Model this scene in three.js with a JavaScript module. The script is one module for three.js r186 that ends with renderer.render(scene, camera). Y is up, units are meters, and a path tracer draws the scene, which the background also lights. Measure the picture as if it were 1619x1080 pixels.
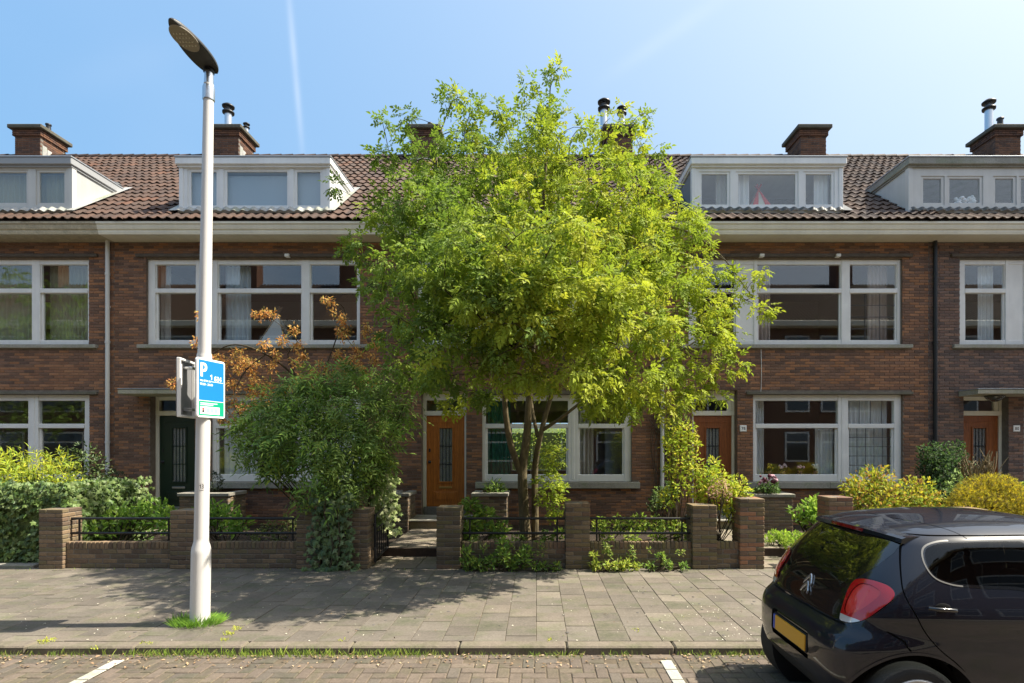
import * as THREE from 'three';
import { mergeGeometries } from 'three/addons/utils/BufferGeometryUtils.js';

// ---------- camera, sky, sun, exposure ----------
const FPX = 890, VX = 848, VY = 703, CAMY = 1.87;      // focal length and vanishing point measured in the 1619 x 1080 photograph
const scene = new THREE.Scene();
const camera = new THREE.PerspectiveCamera(2 * Math.atan(540 / FPX) * 180 / Math.PI, 1619 / 1080, 0.05, 600);
camera.position.set(0, CAMY, 0);
camera.lookAt(0, CAMY, -10);
camera.setViewOffset(1619, 1080, 809.5 - VX, 540 - VY, 1619, 1080);
camera.updateProjectionMatrix();
const renderer = new THREE.WebGLRenderer({ antialias: true });
renderer.setSize(1024, 683);
renderer.toneMapping = THREE.LinearToneMapping;
renderer.toneMappingExposure = 2.2;
renderer.shadowMap.enabled = true;

const SUN_EL = 53 * Math.PI / 180, SUN_AZ = 2.0 * Math.PI / 180;   // from the right, a touch behind the facades
const sunDir = new THREE.Vector3(Math.cos(SUN_EL) * Math.cos(SUN_AZ), Math.sin(SUN_EL), -Math.cos(SUN_EL) * Math.sin(SUN_AZ));
const sun = new THREE.DirectionalLight(new THREE.Color(1.0, 0.92, 0.78), 4.8);
sun.position.copy(sunDir).multiplyScalar(60);
sun.castShadow = true;
sun.shadow.mapSize.set(4096, 4096);
Object.assign(sun.shadow.camera, { left: -26, right: 26, top: 26, bottom: -26, near: 1, far: 140 });
scene.add(sun); scene.add(sun.target);

function rng(seed) { let a = seed >>> 0; return () => { a = (a + 0x6D2B79F5) | 0; let t = Math.imul(a ^ (a >>> 15), 1 | a); t = (t + Math.imul(t ^ (t >>> 7), 61 | t)) ^ t; return ((t ^ (t >>> 14)) >>> 0) / 4294967296; }; }
// tileable value noise
const LAT = (() => { const r = rng(77), a = new Float32Array(65536); for (let i = 0; i < 65536; i++) a[i] = r(); return a; })();
function vn(x, y, per) {
  const xi = Math.floor(x), yi = Math.floor(y), fx = x - xi, fy = y - yi;
  const m = (a) => ((a % per) + per) % per, L = (a, b) => LAT[(m(a) * 157 + m(b) * 317 + per * 31) & 65535];
  const sx = fx * fx * (3 - 2 * fx), sy = fy * fy * (3 - 2 * fy);
  const a = L(xi, yi), b = L(xi + 1, yi), c = L(xi, yi + 1), d = L(xi + 1, yi + 1);
  return a + (b - a) * sx + (c - a) * sy + (a - b - c + d) * sx * sy;
}
function fbm(u, v, base, oct, gain = 0.55) { let s = 0, a = 1, t = 0, p = base; for (let o = 0; o < oct; o++) { s += a * vn(u * p, v * p, p); t += a; a *= gain; p *= 2; } return s / t; }

{ // sky: clear blue with a bright veil towards the sun, thin cirrus and two vapour trails
  const w = 2048, h = 1024, data = new Float32Array(w * h * 4);
  const dirOf = (px, py) => new THREE.Vector3((px - VX) / FPX, (VY - py) / FPX, -1).normalize();
  const trails = [[dirOf(452, -60), dirOf(480, 262), 0.0036, 0.26], [dirOf(948, 130), dirOf(1175, -25), 0.010, 0.07], [dirOf(60, 150), dirOf(330, 60), 0.02, 0.03]].map(([a, b, wd, k]) => {
    const n = a.clone().cross(b).normalize(); const m = a.clone().add(b).normalize(); return { n, m, half: a.angleTo(b) / 2, wd, k };
  });
  for (let j = 0; j < h; j++) for (let i = 0; i < w; i++) {
    const ph = ((i + 0.5) / w - 0.5) * 2 * Math.PI, th = ((j + 0.5) / h - 0.5) * Math.PI;
    const c = Math.cos(th), x = Math.cos(ph) * c, y = Math.sin(th), z = Math.sin(ph) * c;
    let r, g, b;
    if (y < -0.01) { r = 0.16; g = 0.15; b = 0.13; } else {
      const yy = Math.max(y, 0), cs = x * sunDir.x + y * sunDir.y + z * sunDir.z, ang = Math.acos(Math.min(1, Math.max(-1, cs)));
      const hz = Math.pow(1 - yy, 3.2);
      r = 0.060 + 0.110 * hz; g = 0.188 + 0.120 * hz; b = 0.375 + 0.07 * hz;
      const v = Math.exp(-ang / 0.52), v2 = Math.exp(-ang / 0.13);
      r += 1.18 * v + 3.2 * v2; g += 0.95 * v + 3.0 * v2; b += 0.62 * v + 2.6 * v2;
      // thin cirrus on a plane high above
      const k = 1 / (yy + 0.22), cu = x * k * 0.085 + 0.31, cv = z * k * 0.085 + 0.17;
      let ci = fbm(((cu % 1) + 1) % 1, ((cv * 0.6 % 1) + 1) % 1, 4, 6, 0.6);
      ci = Math.max(0, ci - 0.44) * 2.3; ci = Math.min(1, ci * ci * 3.0) * 0.48;
      for (const t of trails) {
        const d = x * t.n.x + y * t.n.y + z * t.n.z, al = Math.acos(Math.min(1, x * t.m.x + y * t.m.y + z * t.m.z));
        if (al < t.half * 1.2 && Math.abs(d) < t.wd * 4) ci += t.k * Math.exp(-d * d / (t.wd * t.wd)) * Math.min(1, (t.half * 1.2 - al) * 8) * (0.7 + 0.6 * vn(al * 30 + 3, 2, 64));
      }
      const cr = 0.42 + 1.0 * v, cg = 0.46 + 0.9 * v, cb = 0.52 + 0.8 * v;
      r += (cr - r) * Math.min(1, ci); g += (cg - g) * Math.min(1, ci); b += (cb - b) * Math.min(1, ci);
    }
    const o = (j * w + i) * 4; data[o] = r; data[o + 1] = g; data[o + 2] = b; data[o + 3] = 1;
  }
  const t = new THREE.DataTexture(data, w, h, THREE.RGBAFormat, THREE.FloatType);
  t.mapping = THREE.EquirectangularReflectionMapping; t.magFilter = t.minFilter = THREE.LinearFilter; t.wrapS = THREE.RepeatWrapping; t.needsUpdate = true;
  scene.background = t; scene.environment = t;
}

// ---------- helpers ----------
const V3 = (x, y, z) => new THREE.Vector3(x, y, z);
const W = (px, py, d) => V3((px - VX) * d / FPX, CAMY - (py - VY) * d / FPX, -d);   // photograph point at depth d -> place in the street
const names = new Map();
function numbered(n) { const k = names.get(n) || 0; names.set(n, k + 1); return k ? `${n}_${String(k).padStart(3, '0')}` : n; }
function tag(o, label, category, group, kind) { if (label) o.userData.label = label; if (category) o.userData.category = category; if (group) o.userData.group = group; if (kind) o.userData.kind = kind; return o; }
function thing(name, label, category, pos = [0, 0, 0], group) { const o = new THREE.Group(); o.name = numbered(name); o.position.set(...pos); scene.add(o); return tag(o, label, category, group); }
function part(name, parent, label) { const o = new THREE.Group(); o.name = name; parent.add(o); if (label) o.userData.label = label; return o; }
function fin(g) { if (g.index) g = g.toNonIndexed(); for (const k of Object.keys(g.attributes)) if (!['position', 'normal', 'uv'].includes(k)) g.deleteAttribute(k); if (!g.attributes.normal) g.computeVertexNormals(); if (!g.attributes.uv) muv(g); g.morphAttributes = {}; return g; }
function muv(g) { // uv in metres, from the side each face looks to
  const p = g.attributes.position, n = g.attributes.normal, uv = new Float32Array(p.count * 2);
  for (let i = 0; i < p.count; i++) { const ax = Math.abs(n.getX(i)), ay = Math.abs(n.getY(i)), az = Math.abs(n.getZ(i)); let u, v;
    if (ay >= ax && ay >= az) { u = p.getX(i); v = p.getZ(i); } else if (ax >= az) { u = p.getZ(i); v = p.getY(i); } else { u = p.getX(i); v = p.getY(i); }
    uv[2 * i] = u; uv[2 * i + 1] = v; }
  g.setAttribute('uv', new THREE.BufferAttribute(uv, 2)); return g;
}
function M(name, geos, mat, parent = scene) {
  const l = (Array.isArray(geos) ? geos : [geos]).map(fin);
  const m = new THREE.Mesh(l.length > 1 ? mergeGeometries(l) : l[0], mat);
  m.name = parent === scene ? numbered(name) : name; m.castShadow = m.receiveShadow = true; parent.add(m); return m;
}
function shared(name, geo, mat, parent) { const m = new THREE.Mesh(geo, mat); m.name = parent === scene ? numbered(name) : name; m.castShadow = m.receiveShadow = true; parent.add(m); return m; }
function soup(tris) { const p = new Float32Array(tris.length * 3); tris.forEach((v, i) => { p[3 * i] = v[0]; p[3 * i + 1] = v[1]; p[3 * i + 2] = v[2]; }); const g = new THREE.BufferGeometry(); g.setAttribute('position', new THREE.BufferAttribute(p, 3)); g.computeVertexNormals(); return muv(g); }
function bx(x0, y0, z0, x1, y1, z1) { const g = new THREE.BoxGeometry(x1 - x0, y1 - y0, z1 - z0).toNonIndexed(); g.translate((x0 + x1) / 2, (y0 + y1) / 2, (z0 + z1) / 2); return muv(g); }
function cbx(x0, y0, z0, x1, y1, z1, c = 0.006) { // box with chamfered edges
  if (x1 < x0) [x0, x1] = [x1, x0]; if (y1 < y0) [y0, y1] = [y1, y0]; if (z1 < z0) [z0, z1] = [z1, z0];
  c = Math.min(c, (x1 - x0) * 0.45, (y1 - y0) * 0.45, (z1 - z0) * 0.45);
  const lo = [x0, y0, z0], hi = [x1, y1, z1], t = [], mid = lo.map((a, i) => (a + hi[i]) / 2);
  const P = (s, a) => { const q = [0, 0, 0]; for (let i = 0; i < 3; i++) q[i] = i === a ? (s[i] > 0 ? hi[i] : lo[i]) : (s[i] > 0 ? hi[i] - c : lo[i] + c); return q; };
  const tri = (a, b, d) => { const e = [b[0] - a[0], b[1] - a[1], b[2] - a[2]], f = [d[0] - a[0], d[1] - a[1], d[2] - a[2]]; const n = [e[1] * f[2] - e[2] * f[1], e[2] * f[0] - e[0] * f[2], e[0] * f[1] - e[1] * f[0]]; const o = n[0] * (a[0] - mid[0]) + n[1] * (a[1] - mid[1]) + n[2] * (a[2] - mid[2]); o >= 0 ? t.push(a, b, d) : t.push(a, d, b); };
  const quad = (a, b, d, e) => { tri(a, b, d); tri(a, d, e); };
  for (let a = 0; a < 3; a++) { const b = (a + 1) % 3, d = (a + 2) % 3; for (const sa of [-1, 1]) { const S = (u, v) => { const s = [0, 0, 0]; s[a] = sa; s[b] = u; s[d] = v; return s; };
    quad(P(S(-1, -1), a), P(S(1, -1), a), P(S(1, 1), a), P(S(-1, 1), a));
    for (const sb of [-1, 1]) { const s0 = S(sb, -1), s1 = S(sb, 1); quad(P(s0, a), P(s1, a), P(s1, b), P(s0, b)); } } }
  for (const sx of [-1, 1]) for (const sy of [-1, 1]) for (const sz of [-1, 1]) { const s = [sx, sy, sz]; tri(P(s, 0), P(s, 1), P(s, 2)); }
  return soup(t);
}
function cyl(r0, r1, h, seg = 16, open = false) { return new THREE.CylinderGeometry(r1, r0, h, seg, 1, open).translate(0, h / 2, 0); }   // r0 at the foot
function tube(pts, r, seg = 8, n = 24) { return new THREE.TubeGeometry(new THREE.CatmullRomCurve3(pts.map(p => p.isVector3 ? p : V3(...p))), n, r, seg, false); }
function bar(a, b, r, seg = 8) { const d = b.clone().sub(a), g = cyl(r, r, d.length(), seg); g.applyQuaternion(new THREE.Quaternion().setFromUnitVectors(V3(0, 1, 0), d.normalize())); return g.translate(a.x, a.y, a.z); }
function lathe(pts, seg = 24) { return new THREE.LatheGeometry(pts.map(p => new THREE.Vector2(p[0], p[1])), seg); }

// ---------- procedural textures ----------
function tex(size, fn, rep = 1, srgb = true) {
  const d = new Uint8Array(size * size * 4);
  for (let j = 0; j < size; j++) for (let i = 0; i < size; i++) { const c = fn(i / size, j / size), o = (j * size + i) * 4; d[o] = Math.max(0, Math.min(255, c[0])); d[o + 1] = Math.max(0, Math.min(255, c[1])); d[o + 2] = Math.max(0, Math.min(255, c[2])); d[o + 3] = 255; }
  const t = new THREE.DataTexture(d, size, size); t.wrapS = t.wrapT = THREE.RepeatWrapping; t.magFilter = THREE.LinearFilter; t.minFilter = THREE.LinearMipmapLinearFilter; t.generateMipmaps = true;
  if (srgb) t.colorSpace = THREE.SRGBColorSpace; t.repeat.set(rep, rep); t.needsUpdate = true; return t;
}
const R0 = rng(5);
const grainT = tex(512, (u, v) => { const a = fbm(u, v, 8, 6, 0.62), b = fbm(v, u, 64, 3), s = 150 + 95 * (a * 0.75 + b * 0.45); return [s, s * 0.99, s * 0.975]; }, 1.7);
const grainB = tex(512, (u, v) => { const s = 255 * (0.5 * fbm(u, v, 32, 5, 0.7) + 0.5 * fbm(v, u, 128, 2)); return [s, s, s]; }, 1.7, false);
const paintT = tex(256, (u, v) => { const a = fbm(u, v, 6, 5, 0.55), st = fbm(u, v * 0.06, 32, 2); const s = 236 + 20 * a - 9 * st; return [s, s * 0.995, s * 0.985]; }, 0.6);
const concT = tex(512, (u, v) => { const a = fbm(u, v, 5, 7, 0.62), b = fbm(v, u, 128, 2); const k = fbm(u, v, 20, 4) > 0.66 ? -14 : 0, m = Math.max(0, fbm(v, u, 7, 4) - 0.52) * 150; const s = 168 + 60 * a + 40 * (b - 0.5) + k; return [s - m * 0.35, s * 0.985 - m * 0.15, s * 0.95 - m * 0.5]; }, 0.55);
const dirtT = tex(256, (u, v) => { const a = fbm(u, v, 8, 6, 0.7); const s = 130 + 110 * a; return [s, s * 0.95, s * 0.88]; }, 0.9);
const woodT = tex(512, (u, v) => { const w = fbm(u, v * 0.12, 16, 4, 0.6), r = Math.sin((u * 40 + w * 7) * Math.PI) * 0.5 + 0.5, f = fbm(u, v * 0.05, 128, 2); const s = 165 + 55 * r * w + 40 * (f - 0.5); return [s + 12, s * 0.93, s * 0.82]; }, 1.2);
const barkT = tex(256, (u, v) => { const a = fbm(u, v * 0.3, 16, 5, 0.65), b = fbm(u, v, 6, 3); const s = 105 + 120 * a * (0.6 + 0.6 * b); return [s, s * 0.97, s * 0.86]; }, 1.5);
const barkB = tex(256, (u, v) => { const s = 255 * fbm(u, v * 0.25, 20, 5, 0.65); return [s, s, s]; }, 1.5, false);
const lin = (r, g, b) => new THREE.Color().setRGB(r, g, b);
function std(c, o = {}) { return new THREE.MeshStandardMaterial({ color: c.isColor ? c : lin(...c), roughness: 0.8, metalness: 0, side: THREE.DoubleSide, ...o }); }
function phy(c, o = {}) { return new THREE.MeshPhysicalMaterial({ color: c.isColor ? c : lin(...c), roughness: 0.5, side: THREE.DoubleSide, ...o }); }
const grain = { map: grainT, bumpMap: grainB, bumpScale: 0.0025 };
const MAT = {
  mortar: std([0.31, 0.24, 0.19], { ...grain, roughness: 0.95 }),
  mortarGrey: std([0.26, 0.235, 0.205], { ...grain, roughness: 0.95 }),
  white: std([0.88, 0.875, 0.86], { map: paintT, roughness: 0.42 }),
  whiteBlue: std([0.84, 0.855, 0.87], { map: paintT, roughness: 0.4 }),
  cream: std([0.82, 0.78, 0.65], { map: paintT, roughness: 0.5 }),
  fasciaCream: std([0.84, 0.80, 0.68], { map: paintT, roughness: 0.5 }),
  fasciaDirty: std([0.72, 0.65, 0.48], { map: grainT, roughness: 0.6 }),
  sill: std([0.55, 0.535, 0.49], { map: concT, roughness: 0.85 }),
  concrete: std([0.48, 0.46, 0.42], { map: concT, bumpMap: grainB, bumpScale: 0.002, roughness: 0.9 }),
  zinc: std([0.36, 0.39, 0.43], { map: paintT, roughness: 0.45, metalness: 0.4 }),
  lead: std([0.62, 0.63, 0.65], { map: concT, roughness: 0.6 }),
  cheek: std([0.60, 0.62, 0.62], { map: paintT, roughness: 0.6 }),
  black: std([0.012, 0.013, 0.015], { roughness: 0.45 }),
  blackMatte: std([0.02, 0.02, 0.02], { roughness: 0.85 }),
  steel: std([0.6, 0.62, 0.64], { metalness: 0.9, roughness: 0.28 }),
  room: std([0.42, 0.38, 0.33], { roughness: 0.95 }),
  roomFloor: std([0.22, 0.14, 0.08], { map: woodT, roughness: 0.6 }),
  glass: phy([0.97, 0.985, 0.98], { transmission: 1, thickness: 0, roughness: 0.0, ior: 1.72 }),
  soil: std([0.075, 0.055, 0.038], { map: dirtT, bumpMap: grainB, bumpScale: 0.02, roughness: 1 }),
  bark: std([0.36, 0.30, 0.20], { map: barkT, bumpMap: barkB, bumpScale: 0.012, roughness: 0.95 }),
  twig: std([0.17, 0.135, 0.09], { map: barkT, roughness: 0.95 }),
};
const brickTones = [[0.452, 0.221, 0.121], [0.37, 0.184, 0.108], [0.522, 0.26, 0.139], [0.275, 0.15, 0.098], [0.341, 0.189, 0.125], [0.493, 0.233, 0.114], [0.217, 0.128, 0.094], [0.4, 0.216, 0.134]];
const MBrick = brickTones.map(c => std(c, { ...grain, roughness: 0.88 }));
const brickTonesP = [[0.31, 0.185, 0.14], [0.26, 0.16, 0.13], [0.37, 0.22, 0.16], [0.19, 0.132, 0.118], [0.29, 0.19, 0.158], [0.34, 0.19, 0.13]];
const MBrickP = brickTonesP.map(c => std(c, { ...grain, roughness: 0.88 }));
const gwTones = [[0.33, 0.235, 0.145], [0.28, 0.205, 0.135], [0.37, 0.26, 0.155], [0.24, 0.185, 0.125], [0.31, 0.24, 0.14], [0.27, 0.185, 0.125], [0.21, 0.15, 0.105], [0.4, 0.285, 0.18], [0.26, 0.215, 0.12]];
const MGW = gwTones.map(c => std(c, { ...grain, roughness: 0.92 }));
const tileTones = [[0.112, 0.056, 0.034], [0.091, 0.049, 0.032], [0.124, 0.064, 0.04], [0.077, 0.043, 0.03], [0.1, 0.058, 0.039], [0.144, 0.062, 0.032]];
const MTile = tileTones.map(c => std(c, { ...grain, roughness: 0.78 }));
const tileTonesD = [[0.119, 0.071, 0.051], [0.099, 0.061, 0.044], [0.143, 0.086, 0.058], [0.083, 0.053, 0.042], [0.128, 0.08, 0.053], [0.107, 0.064, 0.046]];
const MTileD = tileTonesD.map(c => std(c, { ...grain, roughness: 0.72 }));

// ---------- ground, road, pavement ----------
const ROADY = -0.07, KERBZ = -5.2, WALLZ = -8.45, HZ = -12.45;
const inView = (x, y, z) => { if (z > -1) return false; const px = VX + x * FPX / -z, py = VY + (CAMY - y) * FPX / -z; return px > -30 && px < 1650 && py < 1100; };
tag(M('ground', bx(-300, -0.6, -300, 300, -0.3, 300), std([0.11, 0.10, 0.075], { map: dirtT, roughness: 1 })), null, null, null, 'structure');
{
  const rd = new THREE.Group(); rd.name = 'road'; rd.userData.kind = 'structure'; scene.add(rd);
  const bedM = std([0.19, 0.165, 0.13], { map: dirtT, roughness: 1 });
  M('paver_bed', bx(-60, -0.28, KERBZ + 0.001, 60, -0.077, 1.2), bedM, rd);
  const farM = std([0.225, 0.185, 0.153], { map: concT, bumpMap: grainB, bumpScale: 0.006, roughness: 0.92 });
  M('road_surface', [bx(-60, -0.076, KERBZ, -8, ROADY, 1.2), bx(8, -0.076, KERBZ, 60, ROADY, 1.2), bx(-8, -0.076, -3.3, 8, ROADY, 1.2)], farM, rd);
  const tones = [[0.222, 0.18, 0.149], [0.198, 0.161, 0.136], [0.247, 0.2, 0.163], [0.19, 0.163, 0.14], [0.226, 0.18, 0.15]].map(c => std(c, { map: concT, bumpMap: grainB, bumpScale: 0.003, roughness: 0.9 }));
  const r = rng(11), U = 0.105, geos = Array.from({ length: 9 }, (_, i) => i).map(i => { const g = cbx(-U + 0.004, -0.05, -U / 2 + 0.004, U - 0.004, 0, U / 2 - 0.004, 0.006); const uv = g.attributes.uv; for (let k = 0; k < uv.count; k++) uv.setXY(k, uv.getX(k) + i * 0.37, uv.getY(k) + i * 0.61); return g; });
  const list = [];
  const nx = Math.floor(16 / U), nz = Math.ceil((3.3 - 0) / U);
  for (let a = 0; a <= nx; a++) for (let b = 0; b < 18; b++) {
    const m = ((a - b) % 4 + 4) % 4, x0 = -8 + a * U, z0 = KERBZ + 0.10 + b * U;
    if (m === 0) list.push([x0 + U, z0 + U / 2, 0]); else if (m === 3) list.push([x0 + U / 2, z0 + U, 1]);
  }
  for (let a = 0; a <= 16 / 0.21; a++) list.push([-8 + a * 0.21 + 0.105, KERBZ + 0.052, 0]);
  const lineX = [[1.16, 0.1], [-3.74, 0.1]];
  const scored = list.map(l => [l, (inView(l[0], ROADY, l[1]) ? 100 : 0) + l[1]]).sort((p, q) => q[1] - p[1]);
  const rest = tones.map(() => []);
  scored.forEach(([l], i) => {
    const v = Math.floor(r() * 9), tn = Math.floor(r() * tones.length), y = ROADY + (r() - 0.5) * 0.006;
    const rx = (r() - 0.5) * 0.02, rz = (r() - 0.5) * 0.02, ry = (l[2] ? Math.PI / 2 : 0) + (r() - 0.5) * 0.03;
    if (i < 300) { const m = shared('paver', geos[v], tones[tn], rd); m.position.set(l[0], y, l[1]); m.rotation.set(rx, ry, rz); }
    else { const g = geos[v].clone(); g.applyMatrix4(new THREE.Matrix4().makeRotationFromEuler(new THREE.Euler(rx, ry, rz)).setPosition(l[0], y, l[1])); rest[tn].push(g); }
  });
  rest.forEach((gs, i) => { if (gs.length) M('paver_field', gs, tones[i], rd).userData.kind = 'stuff'; });
  const wp = std([0.74, 0.73, 0.69], { map: concT, roughness: 0.8 });
  for (const [x, w] of lineX) for (let k = 0; k < 8; k++) { const z0 = KERBZ + 0.15 + k * 0.21; const m = M('painted_line', cbx(x - w / 2, ROADY + 0.002, z0 + 0.006, x + w / 2, ROADY + 0.0085, z0 + 0.204, 0.002), wp, rd); m.rotation.y = 0; }
}
{
  const pv = new THREE.Group(); pv.name = 'pavement'; pv.userData.kind = 'structure'; scene.add(pv);
  M('sand_bed', [bx(-60, -0.28, WALLZ - 0.1, 60, -0.007, KERBZ - 0.16)], std([0.20, 0.175, 0.12], { map: dirtT, roughness: 1 }), pv);
  const tones = [[0.242, 0.21, 0.18], [0.225, 0.198, 0.171], [0.258, 0.222, 0.188], [0.234, 0.207, 0.178], [0.215, 0.19, 0.166], [0.248, 0.221, 0.193], [0.185, 0.162, 0.14], [0.30, 0.265, 0.225]].map(c => std(c, { map: concT, bumpMap: grainB, bumpScale: 0.0025, roughness: 0.88 }));
  M('paving_surface', [bx(-60, -0.03, WALLZ - 0.1, -9.6, 0, KERBZ - 0.15), bx(9.6, -0.03, WALLZ - 0.1, 60, 0, KERBZ - 0.15)], tones[0], pv);
  const r = rng(23), T = 0.3, geos = Array.from({ length: 14 }, (_, i) => i).map(i => { const g = cbx(-T / 2 + 0.0022, -0.05, -T / 2 + 0.0022, T / 2 - 0.0022, 0, T / 2 - 0.0022, 0.0028); const uv = g.attributes.uv; for (let k = 0; k < uv.count; k++) uv.setXY(k, uv.getX(k) + i * 0.53, uv.getY(k) + i * 0.29); return g; });
  const list = [];
  for (let a = 0; a < 64; a++) { const x = -9.6 + 0.15 + a * T; for (let b = -1; b < 11; b++) { let z0 = KERBZ - 0.158 - b * T - (a % 2 ? 0.15 : 0), z1 = z0 - T; z0 = Math.min(z0, KERBZ - 0.158); z1 = Math.max(z1, WALLZ - 0.08); if (z0 - z1 > 0.04) list.push([x, (z0 + z1) / 2, z0 - z1]); } }
  const sc = list.map(l => [l, (inView(l[0], 0, l[1]) ? 100 : 0) + l[1]]).sort((p, q) => q[1] - p[1]);
  const rest = tones.map(() => []);
  sc.forEach(([l], i) => {
    const v = Math.floor(r() * 14), tn = r() < 0.07 ? 6 + Math.floor(r() * 2) : Math.floor(r() * 6), y = (r() - 0.5) * 0.006, rx = (r() - 0.5) * 0.016, rz = (r() - 0.5) * 0.016, q = Math.floor(r() * 4), sz = l[2] / T;
    if (i < 300) { const m = shared('paving_tile', geos[v], tones[tn], pv); m.position.set(l[0], y, l[1]); m.rotation.set(rx, 0, rz); m.scale.z = sz; }
    else { const g = geos[v].clone(); g.applyMatrix4(new THREE.Matrix4().compose(V3(l[0], y, l[1]), new THREE.Quaternion().setFromEuler(new THREE.Euler(rx, 0, rz)), V3(1, 1, sz))); rest[tn].push(g); }
  });
  rest.forEach((gs, i) => { if (gs.length) M('paving_field', gs, tones[i], pv).userData.kind = 'stuff'; });
  const km = std([0.29, 0.248, 0.205], { map: concT, bumpMap: grainB, bumpScale: 0.003, roughness: 0.9 });
  const kg = cbx(-0.496, -0.25, -0.155, 0.496, 0.004, 0, 0.014);
  for (let k = -14; k <= 14; k++) { const m = shared('kerb_stone', kg, km, pv); m.position.set(k * 1.0 - 0.22, (r() - 0.5) * 0.006, KERBZ + (r() - 0.5) * 0.006); m.rotation.y = (r() - 0.5) * 0.004; }
  M('kerb_run', [bx(-60, -0.25, KERBZ - 0.155, -14.8, 0, KERBZ), bx(14.8, -0.25, KERBZ - 0.155, 60, 0, KERBZ)], km, pv);
}
{ // trodden chewing gum
  const r = rng(29), g = []; for (let i = 0; i < 90; i++) { const z = 5.5 + r() * 2.9, q = 0.008 + r() * 0.012, c = new THREE.CylinderGeometry(q * 0.8, q, 0.003, 9).scale(1, 1, 0.7 + r() * 0.5).rotateY(r() * 6).translate((r() * 1300 - VX) * z / FPX, 0.0042, -z); g.push(c); }
  tag(M('gum_spots', g, std([0.11, 0.10, 0.09], { roughness: 0.9 })), 'dark trodden gum spots on the paving', 'gum spots', null, 'stuff');
}
tag(M('pavement_opposite', bx(-60, -0.28, 1.2, 60, 0.0, 5.0), std([0.27, 0.25, 0.215], { map: concT, roughness: 0.9 })), null, null, null, 'structure');
{
  const spans = [[-40, -8.5], [-7.45, -2.56], [-1.47, 3.38], [4.36, 9.4], [10.3, 40]];
  tag(M('garden_soil', spans.map(([a, b]) => bx(a, -0.28, HZ - 0.05, b, 0.08, WALLZ - 0.12)), MAT.soil), null, null, null, 'structure');
  const tm = [[0.36, 0.31, 0.25], [0.33, 0.28, 0.225], [0.39, 0.335, 0.27]].map(c => std(c, { map: concT, bumpMap: grainB, bumpScale: 0.003, roughness: 0.9 })), r = rng(31);
  const stepM = std([0.33, 0.27, 0.17], { map: concT, roughness: 0.85 });
  [[-8.5, -7.45], [-2.56, -1.47], [3.38, 4.36], [9.4, 10.3]].forEach(([a, b]) => {
    const g = new THREE.Group(); g.name = numbered('garden_path'); g.userData.kind = 'structure'; scene.add(g);
    M('path_bed', [bx(a, -0.28, -9.4, b, -0.012, WALLZ - 0.1), bx(a, -0.28, HZ, b, 0.125, -9.42)], MAT.soil, g);
    const n = 3, w = (b - a) / n;
    for (let i = 0; i < n; i++) for (let z = WALLZ - 0.1; z > -9.3; z -= 0.3) { const m = M('paving_tile', cbx(a + i * w + 0.004, -0.04, Math.max(z - 0.296, -9.4), a + (i + 1) * w - 0.004, 0.004, z, 0.005), tm[Math.floor(r() * 3)], g); m.rotation.z = (r() - 0.5) * 0.006; }
    for (let i = 0; i < n; i++) for (let z = -9.44; z > -11.4; z -= 0.3) M('paving_tile', cbx(a + i * w + 0.004, 0.09, Math.max(z - 0.296, -11.6), a + (i + 1) * w - 0.004, 0.14 + (r() - 0.5) * 0.006, z, 0.005), tm[Math.floor(r() * 3)], g);
    M('step_riser', cbx(a, -0.05, -9.44, b, 0.138, -9.4, 0.004), std([0.09, 0.06, 0.045], { map: grainT, roughness: 0.95 }), g);
    M('doorstep', [cbx(a - 0.08, 0.0, HZ + 0.01, b + 0.1, 0.285, -11.6, 0.012)], stepM, g);
    M('doorstep_slab', [cbx(a - 0.09, 0.286, HZ + 0.005, b + 0.11, 0.32, -11.56, 0.008)], MAT.sill, g);
  });
}

// ---------- brick row houses ----------
const HS = FPX / 12.45, PX = px => (px - VX) / HS, PY = py => CAMY - (py - VY) / HS;   // facade plane, house with k = 0
const EAVE = { z: -11.91, y: 6.62 }, RIDGE = { z: -17.5, y: 10.78 };
const SL = Math.hypot(RIDGE.z - EAVE.z, RIDGE.y - EAVE.y), SV = V3(0, (RIDGE.y - EAVE.y) / SL, (RIDGE.z - EAVE.z) / SL), SN = V3(0, -SV.z, SV.y);
const BH = 0.0625, BL = 0.22;
const brickGeos = [0, 1, 2, 3].map(i => { const g = cbx(-0.105, -0.0255, -0.012, 0.105, 0.0255, 0.012, 0.004); const uv = g.attributes.uv; for (let k = 0; k < uv.count; k++) uv.setXY(k, uv.getX(k) + i * 0.31, uv.getY(k) + i * 0.47); return g; });
function courseRuns(x0, x1, y0, y1, holes) { // free stretches of a course between openings
  let runs = [[x0, x1]];
  for (const [a, b, c, d] of holes) if (c < y1 - 0.004 && d > y0 + 0.004) runs = runs.flatMap(([s, e]) => (b <= s || a >= e) ? [[s, e]] : [[s, a], [b, e]].filter(q => q[1] - q[0] > 0.015));
  return runs;
}
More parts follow.
